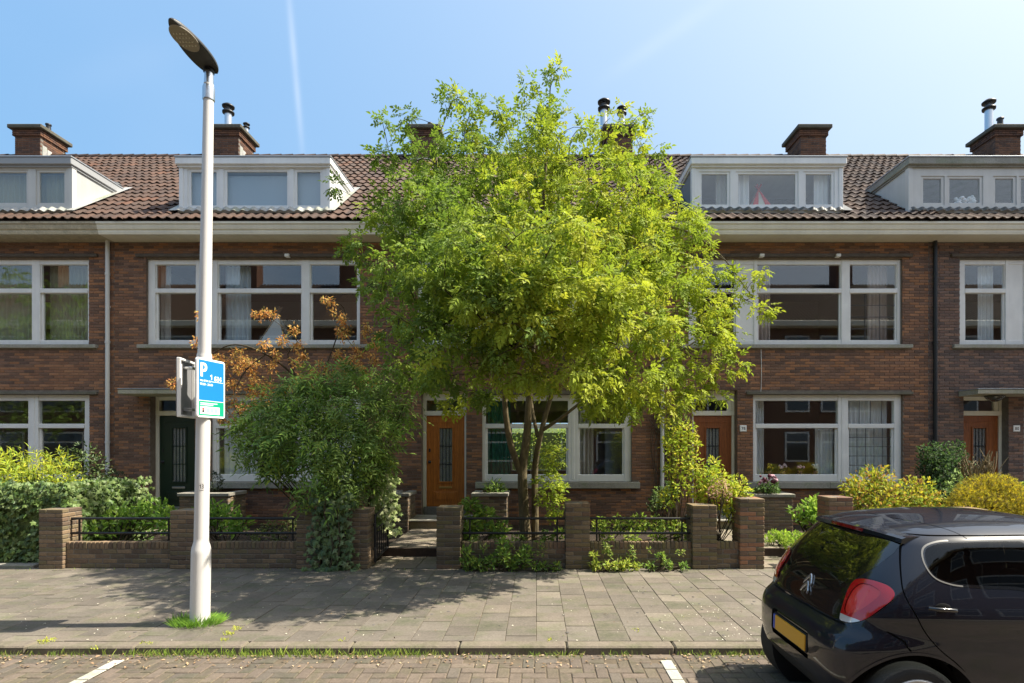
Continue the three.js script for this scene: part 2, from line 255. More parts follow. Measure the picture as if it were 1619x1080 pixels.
// lays a running bond on a plane that faces +z; the 300 in best view as single bricks, the rest joined
function layBricks(parent, x0, x1, y0, y1, zf, holes, mats, r, limit = 300, prefer = null) {
  const list = [];
  let ci = 0;
  for (let y = y0; y < y1 - 0.02; y += BH, ci++) {
    const yb = y + 0.0055, yt = Math.min(y + BH - 0.0055, y1);
    for (const [s, e] of courseRuns(x0, x1, yb, yt, holes)) {
      const off = (ci % 2) * BL / 2;
      let x = Math.floor((s - off) / BL) * BL + off;
      for (; x < e; x += BL) { const a = Math.max(x + 0.005, s), b = Math.min(x + BL - 0.005, e); if (b - a > 0.03) list.push([(a + b) / 2, (yb + yt) / 2, b - a, yt - yb]); }
    }
  }
  const order = prefer ? list.slice().sort((p, q) => prefer(p) - prefer(q)) : list;
  const rest = mats.map(() => []);
  order.forEach((l, i) => {
    const v = Math.floor(r() * 4), t = Math.min(mats.length - 1, Math.floor((0.45 * r() + 0.55 * Math.max(0, Math.min(0.999, (fbm((((l[0] + 40) * 0.11) % 1 + 1) % 1, (((l[1] + 9) * 0.19) % 1 + 1) % 1, 8, 4) - 0.28) * 2.2 + (r() - 0.5) * 0.5))) * mats.length)), z = zf - 0.010 + (r() - 0.5) * 0.003;
    if (i < limit) { const m = shared('brick', brickGeos[v], mats[t], parent); m.position.set(l[0], l[1], z); m.scale.set(l[2] / 0.21, l[3] / 0.051, 1); }
    else { const g = brickGeos[v].clone(); g.applyMatrix4(new THREE.Matrix4().compose(V3(l[0], l[1], z), new THREE.Quaternion(), V3(l[2] / 0.21, l[3] / 0.051, 1))); rest[t].push(g); }
  });
  rest.forEach((gs, t) => { if (gs.length) { const m = M('brickwork', gs, mats[t], parent); m.userData.kind = 'stuff'; } });
}
function slabWithHoles(x0, x1, y0, y1, zb, zf, holes) {
  const ys = [...new Set([y0, y1, ...holes.flatMap(h => [h[2], h[3]])])].filter(y => y >= y0 && y <= y1).sort((a, b) => a - b), out = [];
  for (let i = 0; i + 1 < ys.length; i++) for (const [s, e] of courseRuns(x0, x1, ys[i], ys[i + 1], holes)) out.push(bx(s, ys[i], zb, e, ys[i + 1], zf));
  return out;
}
// roof tile, S profile, hung at its upper edge; u across, v up the slope, n off the slope
const tileGeo = (() => {
  const n = 7, L = 0.415, w = 0.222, tp = [], t = [];
  for (let i = 0; i < n; i++) { const u = i / (n - 1) * w, h = 0.021 * Math.cos(2 * Math.PI * (u - 0.158) / 0.2) + 0.004 * Math.cos(4 * Math.PI * (u - 0.158) / 0.2); tp.push([u, h]); }
  const P = (u, v, h) => { const q = V3(u, 0, 0).addScaledVector(SV, v).addScaledVector(SN, h); return [q.x, q.y, q.z]; };
  for (let i = 0; i + 1 < n; i++) { const [u0, h0] = tp[i], [u1, h1] = tp[i + 1];
    const a = P(u0, 0, h0 + 0.062), b = P(u1, 0, h1 + 0.062), c = P(u1, L, h1 + 0.026), d = P(u0, L, h0 + 0.026), e = P(u0, 0.004, h0 + 0.042), f = P(u1, 0.004, h1 + 0.042);
    t.push(a, b, c, a, c, d, e, f, b, e, b, a); }
  const side = (k) => { const [u, h] = tp[k]; const a = P(u, 0, h + 0.062), b = P(u, L, h + 0.026), c = P(u, L, h + 0.010), d = P(u, 0.004, h + 0.042); t.push(a, b, c, a, c, d); };
  side(0); side(n - 1);
  const g = soup(t); return g;
})();
const tileGeos = [0, 1, 2].map(i => { const g = tileGeo.clone(); const uv = g.attributes.uv; for (let k = 0; k < uv.count; k++) uv.setXY(k, uv.getX(k) + i * 0.37, uv.getY(k) + i * 0.23); return g; });
const ridgeGeo = (() => { const g = new THREE.CylinderGeometry(0.105, 0.115, 0.37, 10, 1, true, -Math.PI / 2, Math.PI); g.rotateX(-Math.PI / 2); g.rotateY(Math.PI / 2); return fin(g); })();

function profile(pts, x0, x1) { // extrudes a (z, y) outline along x
  const t = [], n = pts.length;
  for (let i = 0; i < n; i++) { const [az, ay] = pts[i], [bz, by] = pts[(i + 1) % n]; t.push([x0, ay, az], [x1, ay, az], [x1, by, bz], [x0, ay, az], [x1, by, bz], [x0, by, bz]); }
  const sh = new THREE.Shape(pts.map(p => new THREE.Vector2(p[0], p[1]))), cap = new THREE.ShapeGeometry(sh).toNonIndexed().attributes.position;
  for (const x of [x0, x1]) for (let i = 0; i < cap.count; i++) t.push([x, cap.getY(i), cap.getX(i)]);
  return soup(t);
}
function pane(parent, x0, x1, y0, y1, z, mat = MAT.glass) { return M('pane', bx(x0, y0, z - 0.012, x1, y1, z), mat, parent); }

const doorWood = std([0.78, 0.33, 0.055], { map: woodT, roughness: 0.4 }), doorBrown = std([0.46, 0.18, 0.05], { map: woodT, roughness: 0.45 }), doorGreen = std([0.012, 0.028, 0.016], { roughness: 0.35 });
const darkGlass = phy([0.8, 0.82, 0.8], { transmission: 0.85, thickness: 0, roughness: 0.08, ior: 1.7 });

const chimM = brickTones.map(c => std([c[0] * 0.46, c[1] * 0.45, c[2] * 0.48], { ...grain, roughness: 0.92 }));
function makeHouse(k, o) {
  const r = rng(900 + k * 17), X = px => PX(px) + 6 * k, x0 = X(181), x1 = X(610);
  const H = thing('row_house', o.label, 'house', [0, 0, 0], 'brick row houses');
  const mats = o.purple ? MBrickP : MBrick;
  const up = [X(231), X(569), PY(545), PY(409)], lo = [X(333), X(570), PY(762), PY(624)], dr = [X(237), X(308), 0.30, PY(617)];
  const holes = [up, lo, dr];
  const wallTop = 6.36;
  // wall
  const wall = M('wall', [...slabWithHoles(x0, x1, -0.3, wallTop, HZ - 0.26, HZ - 0.008, holes)], o.purple ? MAT.mortarGrey : MAT.mortar, H);
  // ledges take the place of bricks
  const ledges = [[X(216), X(584), PY(407), PY(402)], [X(322), X(584), PY(624), PY(619.5)], [X(219), X(583), PY(551), PY(545)], [X(323), X(582), PY(772), PY(762)]];
  const cx = (x0 + x1) / 2;
  layBricks(wall, x0 + 0.003, x1 - 0.003, 0.02, wallTop - 0.01, HZ, [...holes, ...ledges], mats, r, o.plain ? 0 : 300, (p) => Math.abs(p[0]) * 0.6 + Math.abs(p[1] - 3.6) + (inView(p[0], p[1], HZ) ? 0 : 50));
  M('lintel_ledge', cbx(ledges[0][0], ledges[0][2], HZ - 0.05, ledges[0][1], ledges[0][3], HZ + 0.055, 0.006), std([0.16, 0.13, 0.105], { map: grainT }), H);
  M('lintel_ledge', cbx(ledges[1][0], ledges[1][2], HZ - 0.05, ledges[1][1], ledges[1][3], HZ + 0.06, 0.006), std([0.26, 0.235, 0.20], { map: concT }), H);
  // back of the house, party walls, floors
  const back = o.backOpen ? slabWithHoles(x0, x1, -0.3, 6.5, -21.6, -21.35, [[x0 + 2.4, x0 + 5.3, 0.9, 2.7]]) : [bx(x0, -0.3, -21.6, x1, 6.5, -21.35)];
  M('rear_wall', [...back, bx(x0 + 0.001, -0.3, -21.35, x0 + 0.09, 6.3, HZ - 0.26), bx(x1 - 0.09, -0.3, -21.35, x1 - 0.001, 6.3, HZ - 0.26)], MAT.room, H);
  M('floors', [bx(x0 + 0.09, 0.2, -21.35, x1 - 0.09, 0.44, HZ - 0.26), bx(x0 + 0.09, 3.12, -21.35, x1 - 0.09, 3.42, HZ - 0.26), bx(x0 + 0.09, 6.2, -21.35, x1 - 0.09, 6.34, HZ - 0.26)], MAT.roomFloor, H);
  const iw = [bx(X(322), 0.44, -16.6, X(322) + 0.1, 3.12, HZ - 0.26), bx(x0 + 0.09, 3.42, -17.2, x1 - 0.09, 6.2, -17.1)];
  if (!o.backOpen) iw.push(bx(x0 + 0.09, 0.44, -17.2, x1 - 0.09, 3.12, -17.1));
  M('inner_wall', iw, o.innerMat || MAT.room, H);

  // windows
  const zf = HZ - 0.07;
  const fm = o.frameMat || MAT.white;
  {
    const w = part('window', H), [a, b, c, d] = up, f = [];
    const ym = PY(459), ty = 0.05;
    f.push(cbx(a, d - 0.11, zf - 0.1, b, d, zf, 0.008), cbx(a, c, zf - 0.1, b, c + 0.115, zf, 0.008));
    f.push(cbx(a, c, zf - 0.1, X(242), d, zf + 0.006), cbx(X(564), c, zf - 0.1, b, d, zf + 0.006), cbx(X(475), c, zf - 0.1, X(488), d, zf + 0.01));
    f.push(cbx(X(307), c, zf - 0.1, X(312), d, zf + 0.01), cbx(X(336), c, zf - 0.1, X(341), d, zf + 0.01), bx(X(311), c, zf - 0.08, X(337), d, zf - 0.012));
    for (const [p, q] of [[242, 307], [341, 475], [488, 564]]) {
      f.push(cbx(X(p), ym - 0.045, zf - 0.09, X(q), ym + 0.058, zf + 0.014, 0.01));
      f.push(cbx(X(p), c + 0.11, zf - 0.085, X(p) + 0.045, ym, zf - 0.03), cbx(X(q) - 0.03, c + 0.11, zf - 0.085, X(q), ym, zf - 0.03));
      f.push(cbx(X(p), ym, zf - 0.07, X(p) + 0.02, d - 0.1, zf - 0.012), cbx(X(q) - 0.02, ym, zf - 0.07, X(q), d - 0.1, zf - 0.012));
      pane(w, X(p) + 0.018, X(q) - 0.018, ym + 0.05, d - 0.105, zf - 0.03 + (r() - 0.5) * 0.002);
      pane(w, X(p) + 0.043, X(q) - 0.028, c + 0.11, ym - 0.04, zf - 0.055 + (r() - 0.5) * 0.002);
    }
    M('frame', f, fm, w);
    M('sill', cbx(ledges[2][0], ledges[2][2], HZ - 0.2, ledges[2][1], ledges[2][3] - 0.001, HZ + 0.07, 0.008), MAT.sill, w);
    if (o.leaded) leadGrid(w, [[488, 564]].map(([p, q]) => [X(p) + 0.045, X(q) - 0.03, c + 0.11, ym - 0.04]), zf - 0.05, 3, 4);
  }
  {
    const w = part('window', H), [a, b, c, d] = lo, f = [], ym = PY(673.5);
    f.push(cbx(a, d - 0.13, zf - 0.1, b, d, zf, 0.008), cbx(a, c, zf - 0.1, b, c + 0.16, zf, 0.01));
    f.push(cbx(a, c, zf - 0.1, X(338.5), d, zf + 0.006), cbx(X(559), c, zf - 0.1, b, d, zf + 0.006), cbx(X(469.5), c, zf - 0.1, X(485.5), d, zf + 0.012), cbx(X(475), c + 0.05, zf, X(480), d - 0.05, zf + 0.02));
    for (const [p, q] of [[338.5, 469.5], [485.5, 559]]) {
      f.push(cbx(X(p), ym - 0.05, zf - 0.09, X(q), ym + 0.05, zf + 0.014, 0.01));
      f.push(cbx(X(p), c + 0.15, zf - 0.085, X(p) + 0.04, ym, zf - 0.025), cbx(X(q) - 0.04, c + 0.15, zf - 0.085, X(q), ym, zf - 0.025));
      pane(w, X(p) + 0.001, X(q) - 0.001, ym + 0.045, d - 0.125, zf - 0.03);
      pane(w, X(p) + 0.038, X(q) - 0.038, c + 0.155, ym - 0.045, zf - 0.055);
    }
    M('frame', f, fm, w);
    M('sill', [cbx(ledges[3][0], ledges[3][2], HZ - 0.2, (a + b) / 2 - 0.003, ledges[3][3] - 0.001, HZ + 0.09, 0.008), cbx((a + b) / 2 + 0.003, ledges[3][2], HZ - 0.2, ledges[3][1], ledges[3][3] - 0.001, HZ + 0.09, 0.008)], MAT.sill, w);
    if (o.leaded) { leadGrid(w, [[X(485.5) + 0.04, X(559) - 0.04, c + 0.155, ym - 0.045]], zf - 0.05, 5, 5); leadGrid(w, [[X(485.5) + 0.02, X(559) - 0.02, ym + 0.045, d - 0.125]], zf - 0.026, 4, 1); }
  }
  // door
  {
    const D = part('door', H, o.doorLabel), [a, b, c, d] = dr, zd = HZ - 0.2;
    const dm = o.doorMat || doorBrown, t1 = PY(649), t0 = PY(656.5), f = [];
    f.push(cbx(a, 0.3, zd - 0.08, a + 0.075, d, zd + 0.02), cbx(b - 0.06, 0.3, zd - 0.08, b, d, zd + 0.02), cbx(a, PY(632), zd - 0.08, b, d, zd + 0.015), cbx(a, t0, zd - 0.08, b, t1, zd + 0.025));
    f.push(cbx(b - 0.16, t1, zd - 0.07, b - 0.06, PY(632), zd - 0.005));
    M('frame', f, MAT.cream, D);
    pane(D, a + 0.08, b - 0.16, t1, PY(632), zd - 0.03);
    M('threshold', cbx(a + 0.02, 0.30, zd - 0.1, b - 0.02, 0.475, zd + 0.05, 0.008), std([0.28, 0.28, 0.28], { map: concT }), D);
    const L0 = a + 0.078, L1 = b - 0.063, B0 = 0.48, B1 = t0 - 0.003, gl = [L0 + (L1 - L0) * 0.34, L0 + (L1 - L0) * 0.68, B0 + 0.56, B1 - 0.28];
    M('leaf', [...slabWithHoles(L0, L1, B0, B1, zd - 0.055, zd - 0.012, [gl])], dm, D);
    const tr = [cbx(gl[0] - 0.035, gl[2] - 0.035, zd - 0.012, gl[0], gl[3] + 0.035, zd + 0.008), cbx(gl[1], gl[2] - 0.035, zd - 0.012, gl[1] + 0.035, gl[3] + 0.035, zd + 0.008), cbx(gl[0], gl[3], zd - 0.012, gl[1], gl[3] + 0.035, zd + 0.008), cbx(gl[0], gl[2] - 0.035, zd - 0.012, gl[1], gl[2], zd + 0.008),
      cbx(L0 + 0.16, B0 + 0.12, zd - 0.012, L1 - 0.16, B0 + 0.34, zd - 0.002, 0.008), cbx(L0 + 0.2, B0 + 0.15, zd - 0.004, L1 - 0.2, B0 + 0.31, zd + 0.008, 0.01), cbx(L0 + 0.1, B1 - 0.16, zd - 0.012, L1 - 0.1, B1 - 0.13, zd - 0.002)];
    M('moulding', tr, dm, D);
    pane(D, gl[0], gl[1], gl[2], gl[3], zd - 0.03, darkGlass);
    const gr = []; for (let i = 1; i < 4; i++) gr.push(bx(gl[0] + (gl[1] - gl[0]) * i / 4 - 0.006, gl[2], zd - 0.028, gl[0] + (gl[1] - gl[0]) * i / 4 + 0.006, gl[3], zd - 0.014));
    gr.push(bx(gl[0], gl[2] + (gl[3] - gl[2]) * 0.32, zd - 0.027, gl[1], gl[2] + (gl[3] - gl[2]) * 0.32 + 0.014, zd - 0.015), bx(gl[0], gl[2] + (gl[3] - gl[2]) * 0.66, zd - 0.027, gl[1], gl[2] + (gl[3] - gl[2]) * 0.66 + 0.014, zd - 0.015));
    M('grille', gr, o.doorMat === doorGreen ? doorGreen : MAT.blackMatte, D);
    M('letter_slot', cbx(L0 + 0.28, B0 + 0.40, zd - 0.012, L1 - 0.28, B0 + 0.445, zd + 0.006), o.doorMat === doorGreen ? MAT.steel : std([0.45, 0.3, 0.1], { metalness: 0.8, roughness: 0.35 }), D);
    M('handle', lathe([[0, -0.012], [0.035, -0.012], [0.034, 0.0], [0.012, 0.004], [0.011, 0.016], [0.026, 0.026], [0.03, 0.042], [0.02, 0.056], [0, 0.06]], 18).rotateX(Math.PI / 2).translate(L0 + 0.07, B0 + 1.0, zd), MAT.black, D); M('lock', cbx(L0 + 0.055, B0 + 1.22, zd - 0.012, L0 + 0.09, B0 + 1.3, zd + 0.006), MAT.black, D);
  }
  // box gutter
  const gm = o.gutterMat || MAT.fasciaCream;
  M('gutter', profile([[HZ, 6.35], [-11.99, 6.35], [-11.975, 6.40], [-11.975, 6.43], [-11.95, 6.45], [-11.935, 6.50], [-11.93, 6.545], [-11.905, 6.55], [-11.905, 6.595], [-11.95, 6.595], [-11.99, 6.52], [HZ, 6.52]], x0 + 0.002, x1 - 0.002), gm, H);

  // roof
  const roof = part('roof', H);
  const d = o.dormer, under = [], at = (v, n) => V3(0, EAVE.y, EAVE.z).addScaledVector(SV, v).addScaledVector(SN, n);
  const slabV = (xa, xb, va, vb) => { const p = at(va, 0), q = at(vb, 0), p2 = at(va, -0.06), q2 = at(vb, -0.06); under.push(profile([[p.z, p.y], [q.z, q.y], [q2.z, q2.y], [p2.z, p2.y]], xa, xb)); };
  const dz = -12.35, vOf = z => (z - EAVE.z) / SV.z, dTop = 8.13;
  const v0 = vOf(dz), v1 = (dTop - EAVE.y) / SV.y;
  if (d) { const da = d.x0, db = d.x1; if (da > x0) slabV(x0, da, 0, SL); if (db < x1) slabV(db, x1, 0, SL); slabV(Math.max(da, x0), Math.min(db, x1), 0, v0 + 0.02); slabV(Math.max(da, x0), Math.min(db, x1), v1, SL); } else slabV(x0, x1, 0, SL);
  M('underlay', [...under, profile([[RIDGE.z, RIDGE.y], [-22.4, 6.6], [-22.4, 6.5], [RIDGE.z, RIDGE.y - 0.08]], x0, x1)], std([0.05, 0.04, 0.035], { map: dirtT }), roof);
  const tl = [], G = 0.367, cols = 30;
  for (let i = 0; i < 19; i++) for (let j = 0; j < cols; j++) {
    const u = x0 + j * 0.2, v = i * G - 0.02;
    if (d && u + 0.2 > d.x0 - 0.02 && u < d.x1 + 0.02 && v + 0.36 > v0 + 0.01 && v < v1 - 0.02) {
      const inX = u > d.x0 - 0.14 && u + 0.2 < d.x1 + 0.14; if (inX) continue;
    }
    tl.push([u, v]);
  }
  const rest = MTile.map(() => []), tm = o.darkTiles ? MTileD : MTile;
  tl.forEach(([u, v], i) => {
    const q = at(v - Math.pow(r(), 6) * 0.04 + (r() - 0.5) * 0.012, (r() - 0.5) * 0.010), g0 = tileGeos[Math.floor(r() * 3)], t = Math.min(5, Math.floor((0.6 * r() + 0.4 * Math.max(0, Math.min(0.999, (fbm((((u + 40) * 0.13) % 1 + 1) % 1, (((v + 9) * 0.17) % 1 + 1) % 1, 8, 3) - 0.25) * 2))) * 6)), dx = (r() - 0.5) * 0.014;
    if (i < 300 && !o.plain) { const m = shared('roof_tile', g0, tm[t], roof); m.position.set(u + dx, q.y, q.z); m.rotation.z = (r() - 0.5) * 0.03; }
    else rest[t].push(g0.clone().translate(u + dx, q.y, q.z));
  });
  rest.forEach((gs, t) => { if (gs.length) M('tile_field', gs, tm[t], roof).userData.kind = 'stuff'; });
  for (let j = 0; j < 17; j++) { const m = shared('ridge_tile', ridgeGeo, MTileD[Math.floor(r() * 6)], roof); m.position.set(x0 + 0.18 + j * 0.353, RIDGE.y + 0.0, RIDGE.z); m.rotation.z = 0.035; m.rotation.y = 0; }

  // dormer
  if (d) {
    const N = part('dormer', H, d.label), [a, b] = [d.x0, d.x1], wm = d.mat || MAT.whiteBlue, fy0 = PY(338) + 0.0;
    const DS = FPX / 12.35, DX = px => (px - VX) / DS, DY = py => CAMY - (py - VY) / DS;
    const yb = DY(336), yt = DY(266), zb = vOf(0) && EAVE.z + (dTop - EAVE.y) / SV.y * SV.z;
    M('flat_roof', [cbx(a - 0.06, dTop - 0.15, zb - 0.1, b + 0.06, dTop, dz + 0.1, 0.012), bx(a - 0.03, dTop - 0.19, zb + 0.2, b + 0.03, dTop - 0.15, dz + 0.05)], d.fascia || wm, N);
    M('roof_edge', [cbx(a - 0.075, dTop - 0.005, zb - 0.1, b + 0.075, dTop + 0.03, dz + 0.115, 0.008)], MAT.zinc, N);
    const py0 = d.py || [270, 325];
    const f = [], hs = d.panes.map(([p, q]) => [Math.max(DX(p), a + 0.02), Math.min(DX(q), b - 0.02), DY(py0[1]), DY(py0[0])]);
    f.push(...slabWithHoles(a, b, yb, dTop - 0.15, dz - 0.09, dz, hs.map(h => [h[0] - 0.05, h[1] + 0.05, h[2] - 0.05, h[3] + 0.04])));
    for (const h of hs) { f.push(cbx(h[0] - 0.055, h[2] - 0.055, dz - 0.07, h[0] + 0.012, h[3] + 0.045, dz - 0.02), cbx(h[1] - 0.012, h[2] - 0.055, dz - 0.07, h[1] + 0.055, h[3] + 0.045, dz - 0.02), cbx(h[0], h[2] - 0.055, dz - 0.07, h[1], h[2] + 0.01, dz - 0.015), cbx(h[0], h[3] - 0.012, dz - 0.07, h[1], h[3] + 0.045, dz - 0.02)); pane(N, h[0] + 0.01, h[1] - 0.01, h[2] + 0.008, h[3] - 0.01, dz - 0.04); }
    f.push(cbx(a - 0.03, yb - 0.03, dz - 0.06, b + 0.03, yb + 0.06, dz + 0.05, 0.012), cbx(a - 0.02, yb, dz - 0.1, a + 0.07, dTop - 0.15, dz + 0.02), cbx(b - 0.07, yb, dz - 0.1, b + 0.02, dTop - 0.15, dz + 0.02));
    M('frame', f, wm, N);
    // triangular cheeks, slightly sunk into the tiles
    const ck = (x, w) => profile([[dz - 0.05, yb - 0.1], [dz - 0.05, dTop - 0.17], [zb, dTop - 0.17]], x, x + w);
    M('cheek', ck(a, 0.03), d.cheek || MAT.cheek, N); M('cheek', ck(b - 0.03, 0.03), d.cheek || MAT.cheek, N);
    const lm = d.flash || MAT.lead;
    const fl = (xa, xb) => { const t = []; const p = at(v0 - 0.12, 0.095), q = at(v1 + 0.1, 0.085); t.push([xa, p.y, p.z], [xb, p.y, p.z], [xb, q.y, q.z], [xa, p.y, p.z], [xb, q.y, q.z], [xa, q.y, q.z]); return soup(t); };
    if (b < x1 + 0.3) M('flashing', fl(b - 0.02, b + 0.17), lm, N);
    if (a > x0 - 0.3) M('flashing', fl(a - 0.17, a + 0.02), lm, N);
    // apron dressed over the tile row below
    const ap = [], n = Math.round((b - a) / 0.025); for (let i = 0; i < n; i++) { const u0 = a + (b - a) * i / n, u1 = a + (b - a) * (i + 1) / n, hh = u => 0.088 + 0.02 * Math.cos(2 * Math.PI * (u - x0 - 0.158) / 0.2), dp = d.apron || 0.11, p0 = at(v0 - dp + 0.02 * Math.sin(u0 * 9), hh(u0)), p1 = at(v0 - dp + 0.02 * Math.sin(u1 * 9), hh(u1)), q0 = at(v0 + 0.01, hh(u0) + 0.03), q1 = at(v0 + 0.01, hh(u1) + 0.03); ap.push([u0, p0.y, p0.z], [u1, p1.y, p1.z], [u1, q1.y, q1.z], [u0, p0.y, p0.z], [u1, q1.y, q1.z], [u0, q0.y, q0.z]); }
    M('apron', soup(ap), lm, N);
  }
  // chimney on the party wall
  if (o.chimney !== undefined) {
    const C = part('chimney', H), c0 = o.chimney - 0.3925, c1 = o.chimney + 0.3925, cz0 = -17.06, cz1 = -17.97, cm = [], b2 = MBrickP.map(() => []);
    M('core', bx(c0 + 0.008, 9.6, cz1 + 0.008, c1 - 0.008, 11.40, cz0 - 0.008), MAT.mortarGrey, C);
    let ci = 0; for (let y = 9.9; y < 11.40; y += BH, ci++) { const e = y > 11.17 ? 0.045 : 0, a = c0 - e, b = c1 + e, zf2 = cz0 + e, zb2 = cz1 - e, off = (ci % 2) * 0.11;
      for (let x = a - off; x < b - 0.02; x += BL) b2[Math.floor(r() * 6)].push(cbx(Math.max(a, x) + 0.004, y + 0.005, zf2 - 0.1, Math.min(b, x + BL) - 0.004, y + BH - 0.005, zf2, 0.004), cbx(Math.max(a, x) + 0.004, y + 0.005, zb2, Math.min(b, x + BL) - 0.004, y + BH - 0.005, zb2 + 0.1, 0.004));
      for (let z = zf2 - 0.1 + off; z > zb2 + 0.1; z -= BL) { const zz0 = Math.min(zf2 - 0.1, z) - 0.004, zz1 = Math.max(zb2 + 0.1, z - BL) + 0.004; if (zz0 - zz1 > 0.02) b2[Math.floor(r() * 6)].push(cbx(a, y + 0.005, zz1, a + 0.1, y + BH - 0.005, zz0, 0.004), cbx(b - 0.1, y + 0.005, zz1, b, y + BH - 0.005, zz0, 0.004)); } }
    b2.forEach((g, i) => g.length && (M('brickwork', g, chimM[i], C).userData.kind = 'stuff'));
    M('cap', cbx(c0 - 0.13, 11.41, cz1 - 0.13, c1 + 0.13, 11.53, cz0 + 0.13, 0.02), std([0.16, 0.15, 0.12], { map: concT, bumpMap: grainB, bumpScale: 0.008 }), C);
    M('lead_collar', [cbx(c0 - 0.02, 10.1, cz1 + 0.1, c1 + 0.02, 10.55, cz0 + 0.02, 0.01), ...[0, 1, 2].map(i => cbx(c1 - 0.01, 10.6, cz0 - 0.22 - i * 0.17, c1 + 0.012, 10.98 - i * 0.05, cz0 - 0.06 - i * 0.17, 0.005))], MAT.lead, C);
    for (const [kind, dx, dzz, sc] of (o.pots || [])) {
      const px = o.chimney + dx, pz = (cz0 + cz1) / 2 + dzz;
      if (kind === 'flue') { M('flue', [lathe([[0.10, 0], [0.10, 0.62], [0.085, 0.63], [0.085, 0.76], [0, 0.76]]).scale(sc, sc, sc).translate(px, 11.52, pz)], MAT.steel, C); M('flue_cowl', [lathe([[0, 0.0], [0.16, 0.0], [0.165, 0.05], [0.10, 0.09], [0, 0.09]]).scale(sc, sc, sc).translate(px, 11.52 + 0.56 * sc, pz), lathe([[0, 0], [0.165, 0], [0.17, 0.04], [0.09, 0.10], [0, 0.11]]).scale(sc, sc, sc).translate(px, 11.52 + 0.74 * sc, pz)], MAT.black, C); }
      else M('pot', lathe([[0.13, 0], [0.09, 0.26], [0.085, 0.44], [0.11, 0.45], [0.11, 0.5], [0, 0.5]], 14).scale(sc, sc, sc).translate(px, 11.52, pz), MAT.black, C);
    }
  }
  if (o.vent) { const q = W(o.vent[0], o.vent[1], o.vent[2]); M('roof_vent', [lathe([[0.09, -0.12], [0.09, 0.12], [0.12, 0.13], [0.12, 0.17], [0.06, 0.21], [0, 0.215]], 16).translate(q.x, q.y, q.z)], std([0.05, 0.055, 0.06], { roughness: 0.6 }), H); }
  // downpipe
  if (o.pipe) {
    const P = M('downpipe', [cyl(0.042, 0.042, o.pipe.top - o.pipe.bottom, 14).translate(o.pipe.x, o.pipe.bottom, HZ + 0.065), ...[1.9, 4.1, 5.6].map(y => cyl(0.05, 0.05, 0.05, 14).translate(o.pipe.x, y, HZ + 0.065)), ...[1.2, 3.0, 4.9].map(y => bx(o.pipe.x - 0.02, y, HZ, o.pipe.x + 0.02, y + 0.025, HZ + 0.03))], o.pipe.mat, H);
  }
  if (o.canopy) {
    const [a, b] = o.canopy;
    M('door_canopy', [profile([[HZ, 3.04], [-11.93, 3.04], [-11.9, 3.03], [-11.9, 2.95], [-11.93, 2.94], [HZ, 2.93]], a, b)], std([0.62, 0.59, 0.50], { map: concT, roughness: 0.8 }), H);
    M('canopy_roofing', cbx(a - 0.01, 3.041, HZ + 0.001, b + 0.01, 3.06, -11.89, 0.005), MAT.zinc, H);
  }
  if (o.porchLamp) M('porch_lamp', [lathe([[0, 0], [0.06, 0.01], [0.14, 0.06], [0.185, 0.11], [0.19, 0.13], [0, 0.13]], 24).translate(X(272), 2.795, HZ + 0.24)], phy([0.05, 0.05, 0.045], { roughness: 0.15, clearcoat: 1 }), H);
  if (o.cable) M('cable', tube([V3(X(o.cable), PY(552), HZ + 0.012), V3(X(o.cable) + 0.01, PY(585), HZ + 0.014), V3(X(o.cable), PY(619), HZ + 0.012)], 0.006, 6, 12), MAT.white, H);
  for (const px of (o.brackets || [])) M('awning_bracket', cbx(X(px) - 0.05, PY(408), HZ, X(px) + 0.05, PY(403), HZ + 0.1, 0.01), MAT.white, H);
  if (o.number) {
    const np = part('number_plate', H), nx = X(o.number[1]), ny = PY(677.5);
    M('plate', cbx(nx - 0.075, ny - 0.07, HZ, nx + 0.075, ny + 0.07, HZ + 0.02, 0.006), MAT.white, np);
    const c = document.createElement('canvas'); c.width = 128; c.height = 112; const g = c.getContext('2d'); g.fillStyle = '#f2f0ea'; g.fillRect(0, 0, 128, 112); g.fillStyle = '#222'; g.font = 'bold 84px sans-serif'; g.textAlign = 'center'; g.textBaseline = 'middle'; g.fillText(o.number[0], 64, 58);
    const t = new THREE.CanvasTexture(c); t.colorSpace = THREE.SRGBColorSpace; const pg = new THREE.PlaneGeometry(0.13, 0.12).translate(nx, ny, HZ + 0.0225); const m = new THREE.Mesh(pg, std([1, 1, 1], { map: t, roughness: 0.5 })); m.name = 'number_face'; np.add(m);
  }
  return H;
}
function leadGrid(w, rects, z, cols, rows) {
  const g = []; for (const [a, b, c, d] of rects) { for (let i = 1; i < cols; i++) { const x = a + (b - a) * i / cols; g.push(bx(x - 0.006, c, z - 0.003, x + 0.006, d, z + 0.004)); } for (let j = 1; j < rows; j++) { const y = c + (d - c) * j / rows; g.push(bx(a, y - 0.006, z - 0.0025, b, y + 0.006, z + 0.0045)); } }
  M('lead_bars', g, std([0.06, 0.06, 0.065], { roughness: 0.6 }), w);
}
const DSX = px => (px - VX) / (FPX / 12.35);
const leadDark = std([0.10, 0.115, 0.135], { map: concT, roughness: 0.6 });
const pipeWhite = std([0.72, 0.72, 0.70], { map: paintT, roughness: 0.45 });
makeHouse(-2, { plain: true, label: 'brick house at the far left edge, mostly cut off by the picture', darkTiles: false, frameMat: MAT.white });
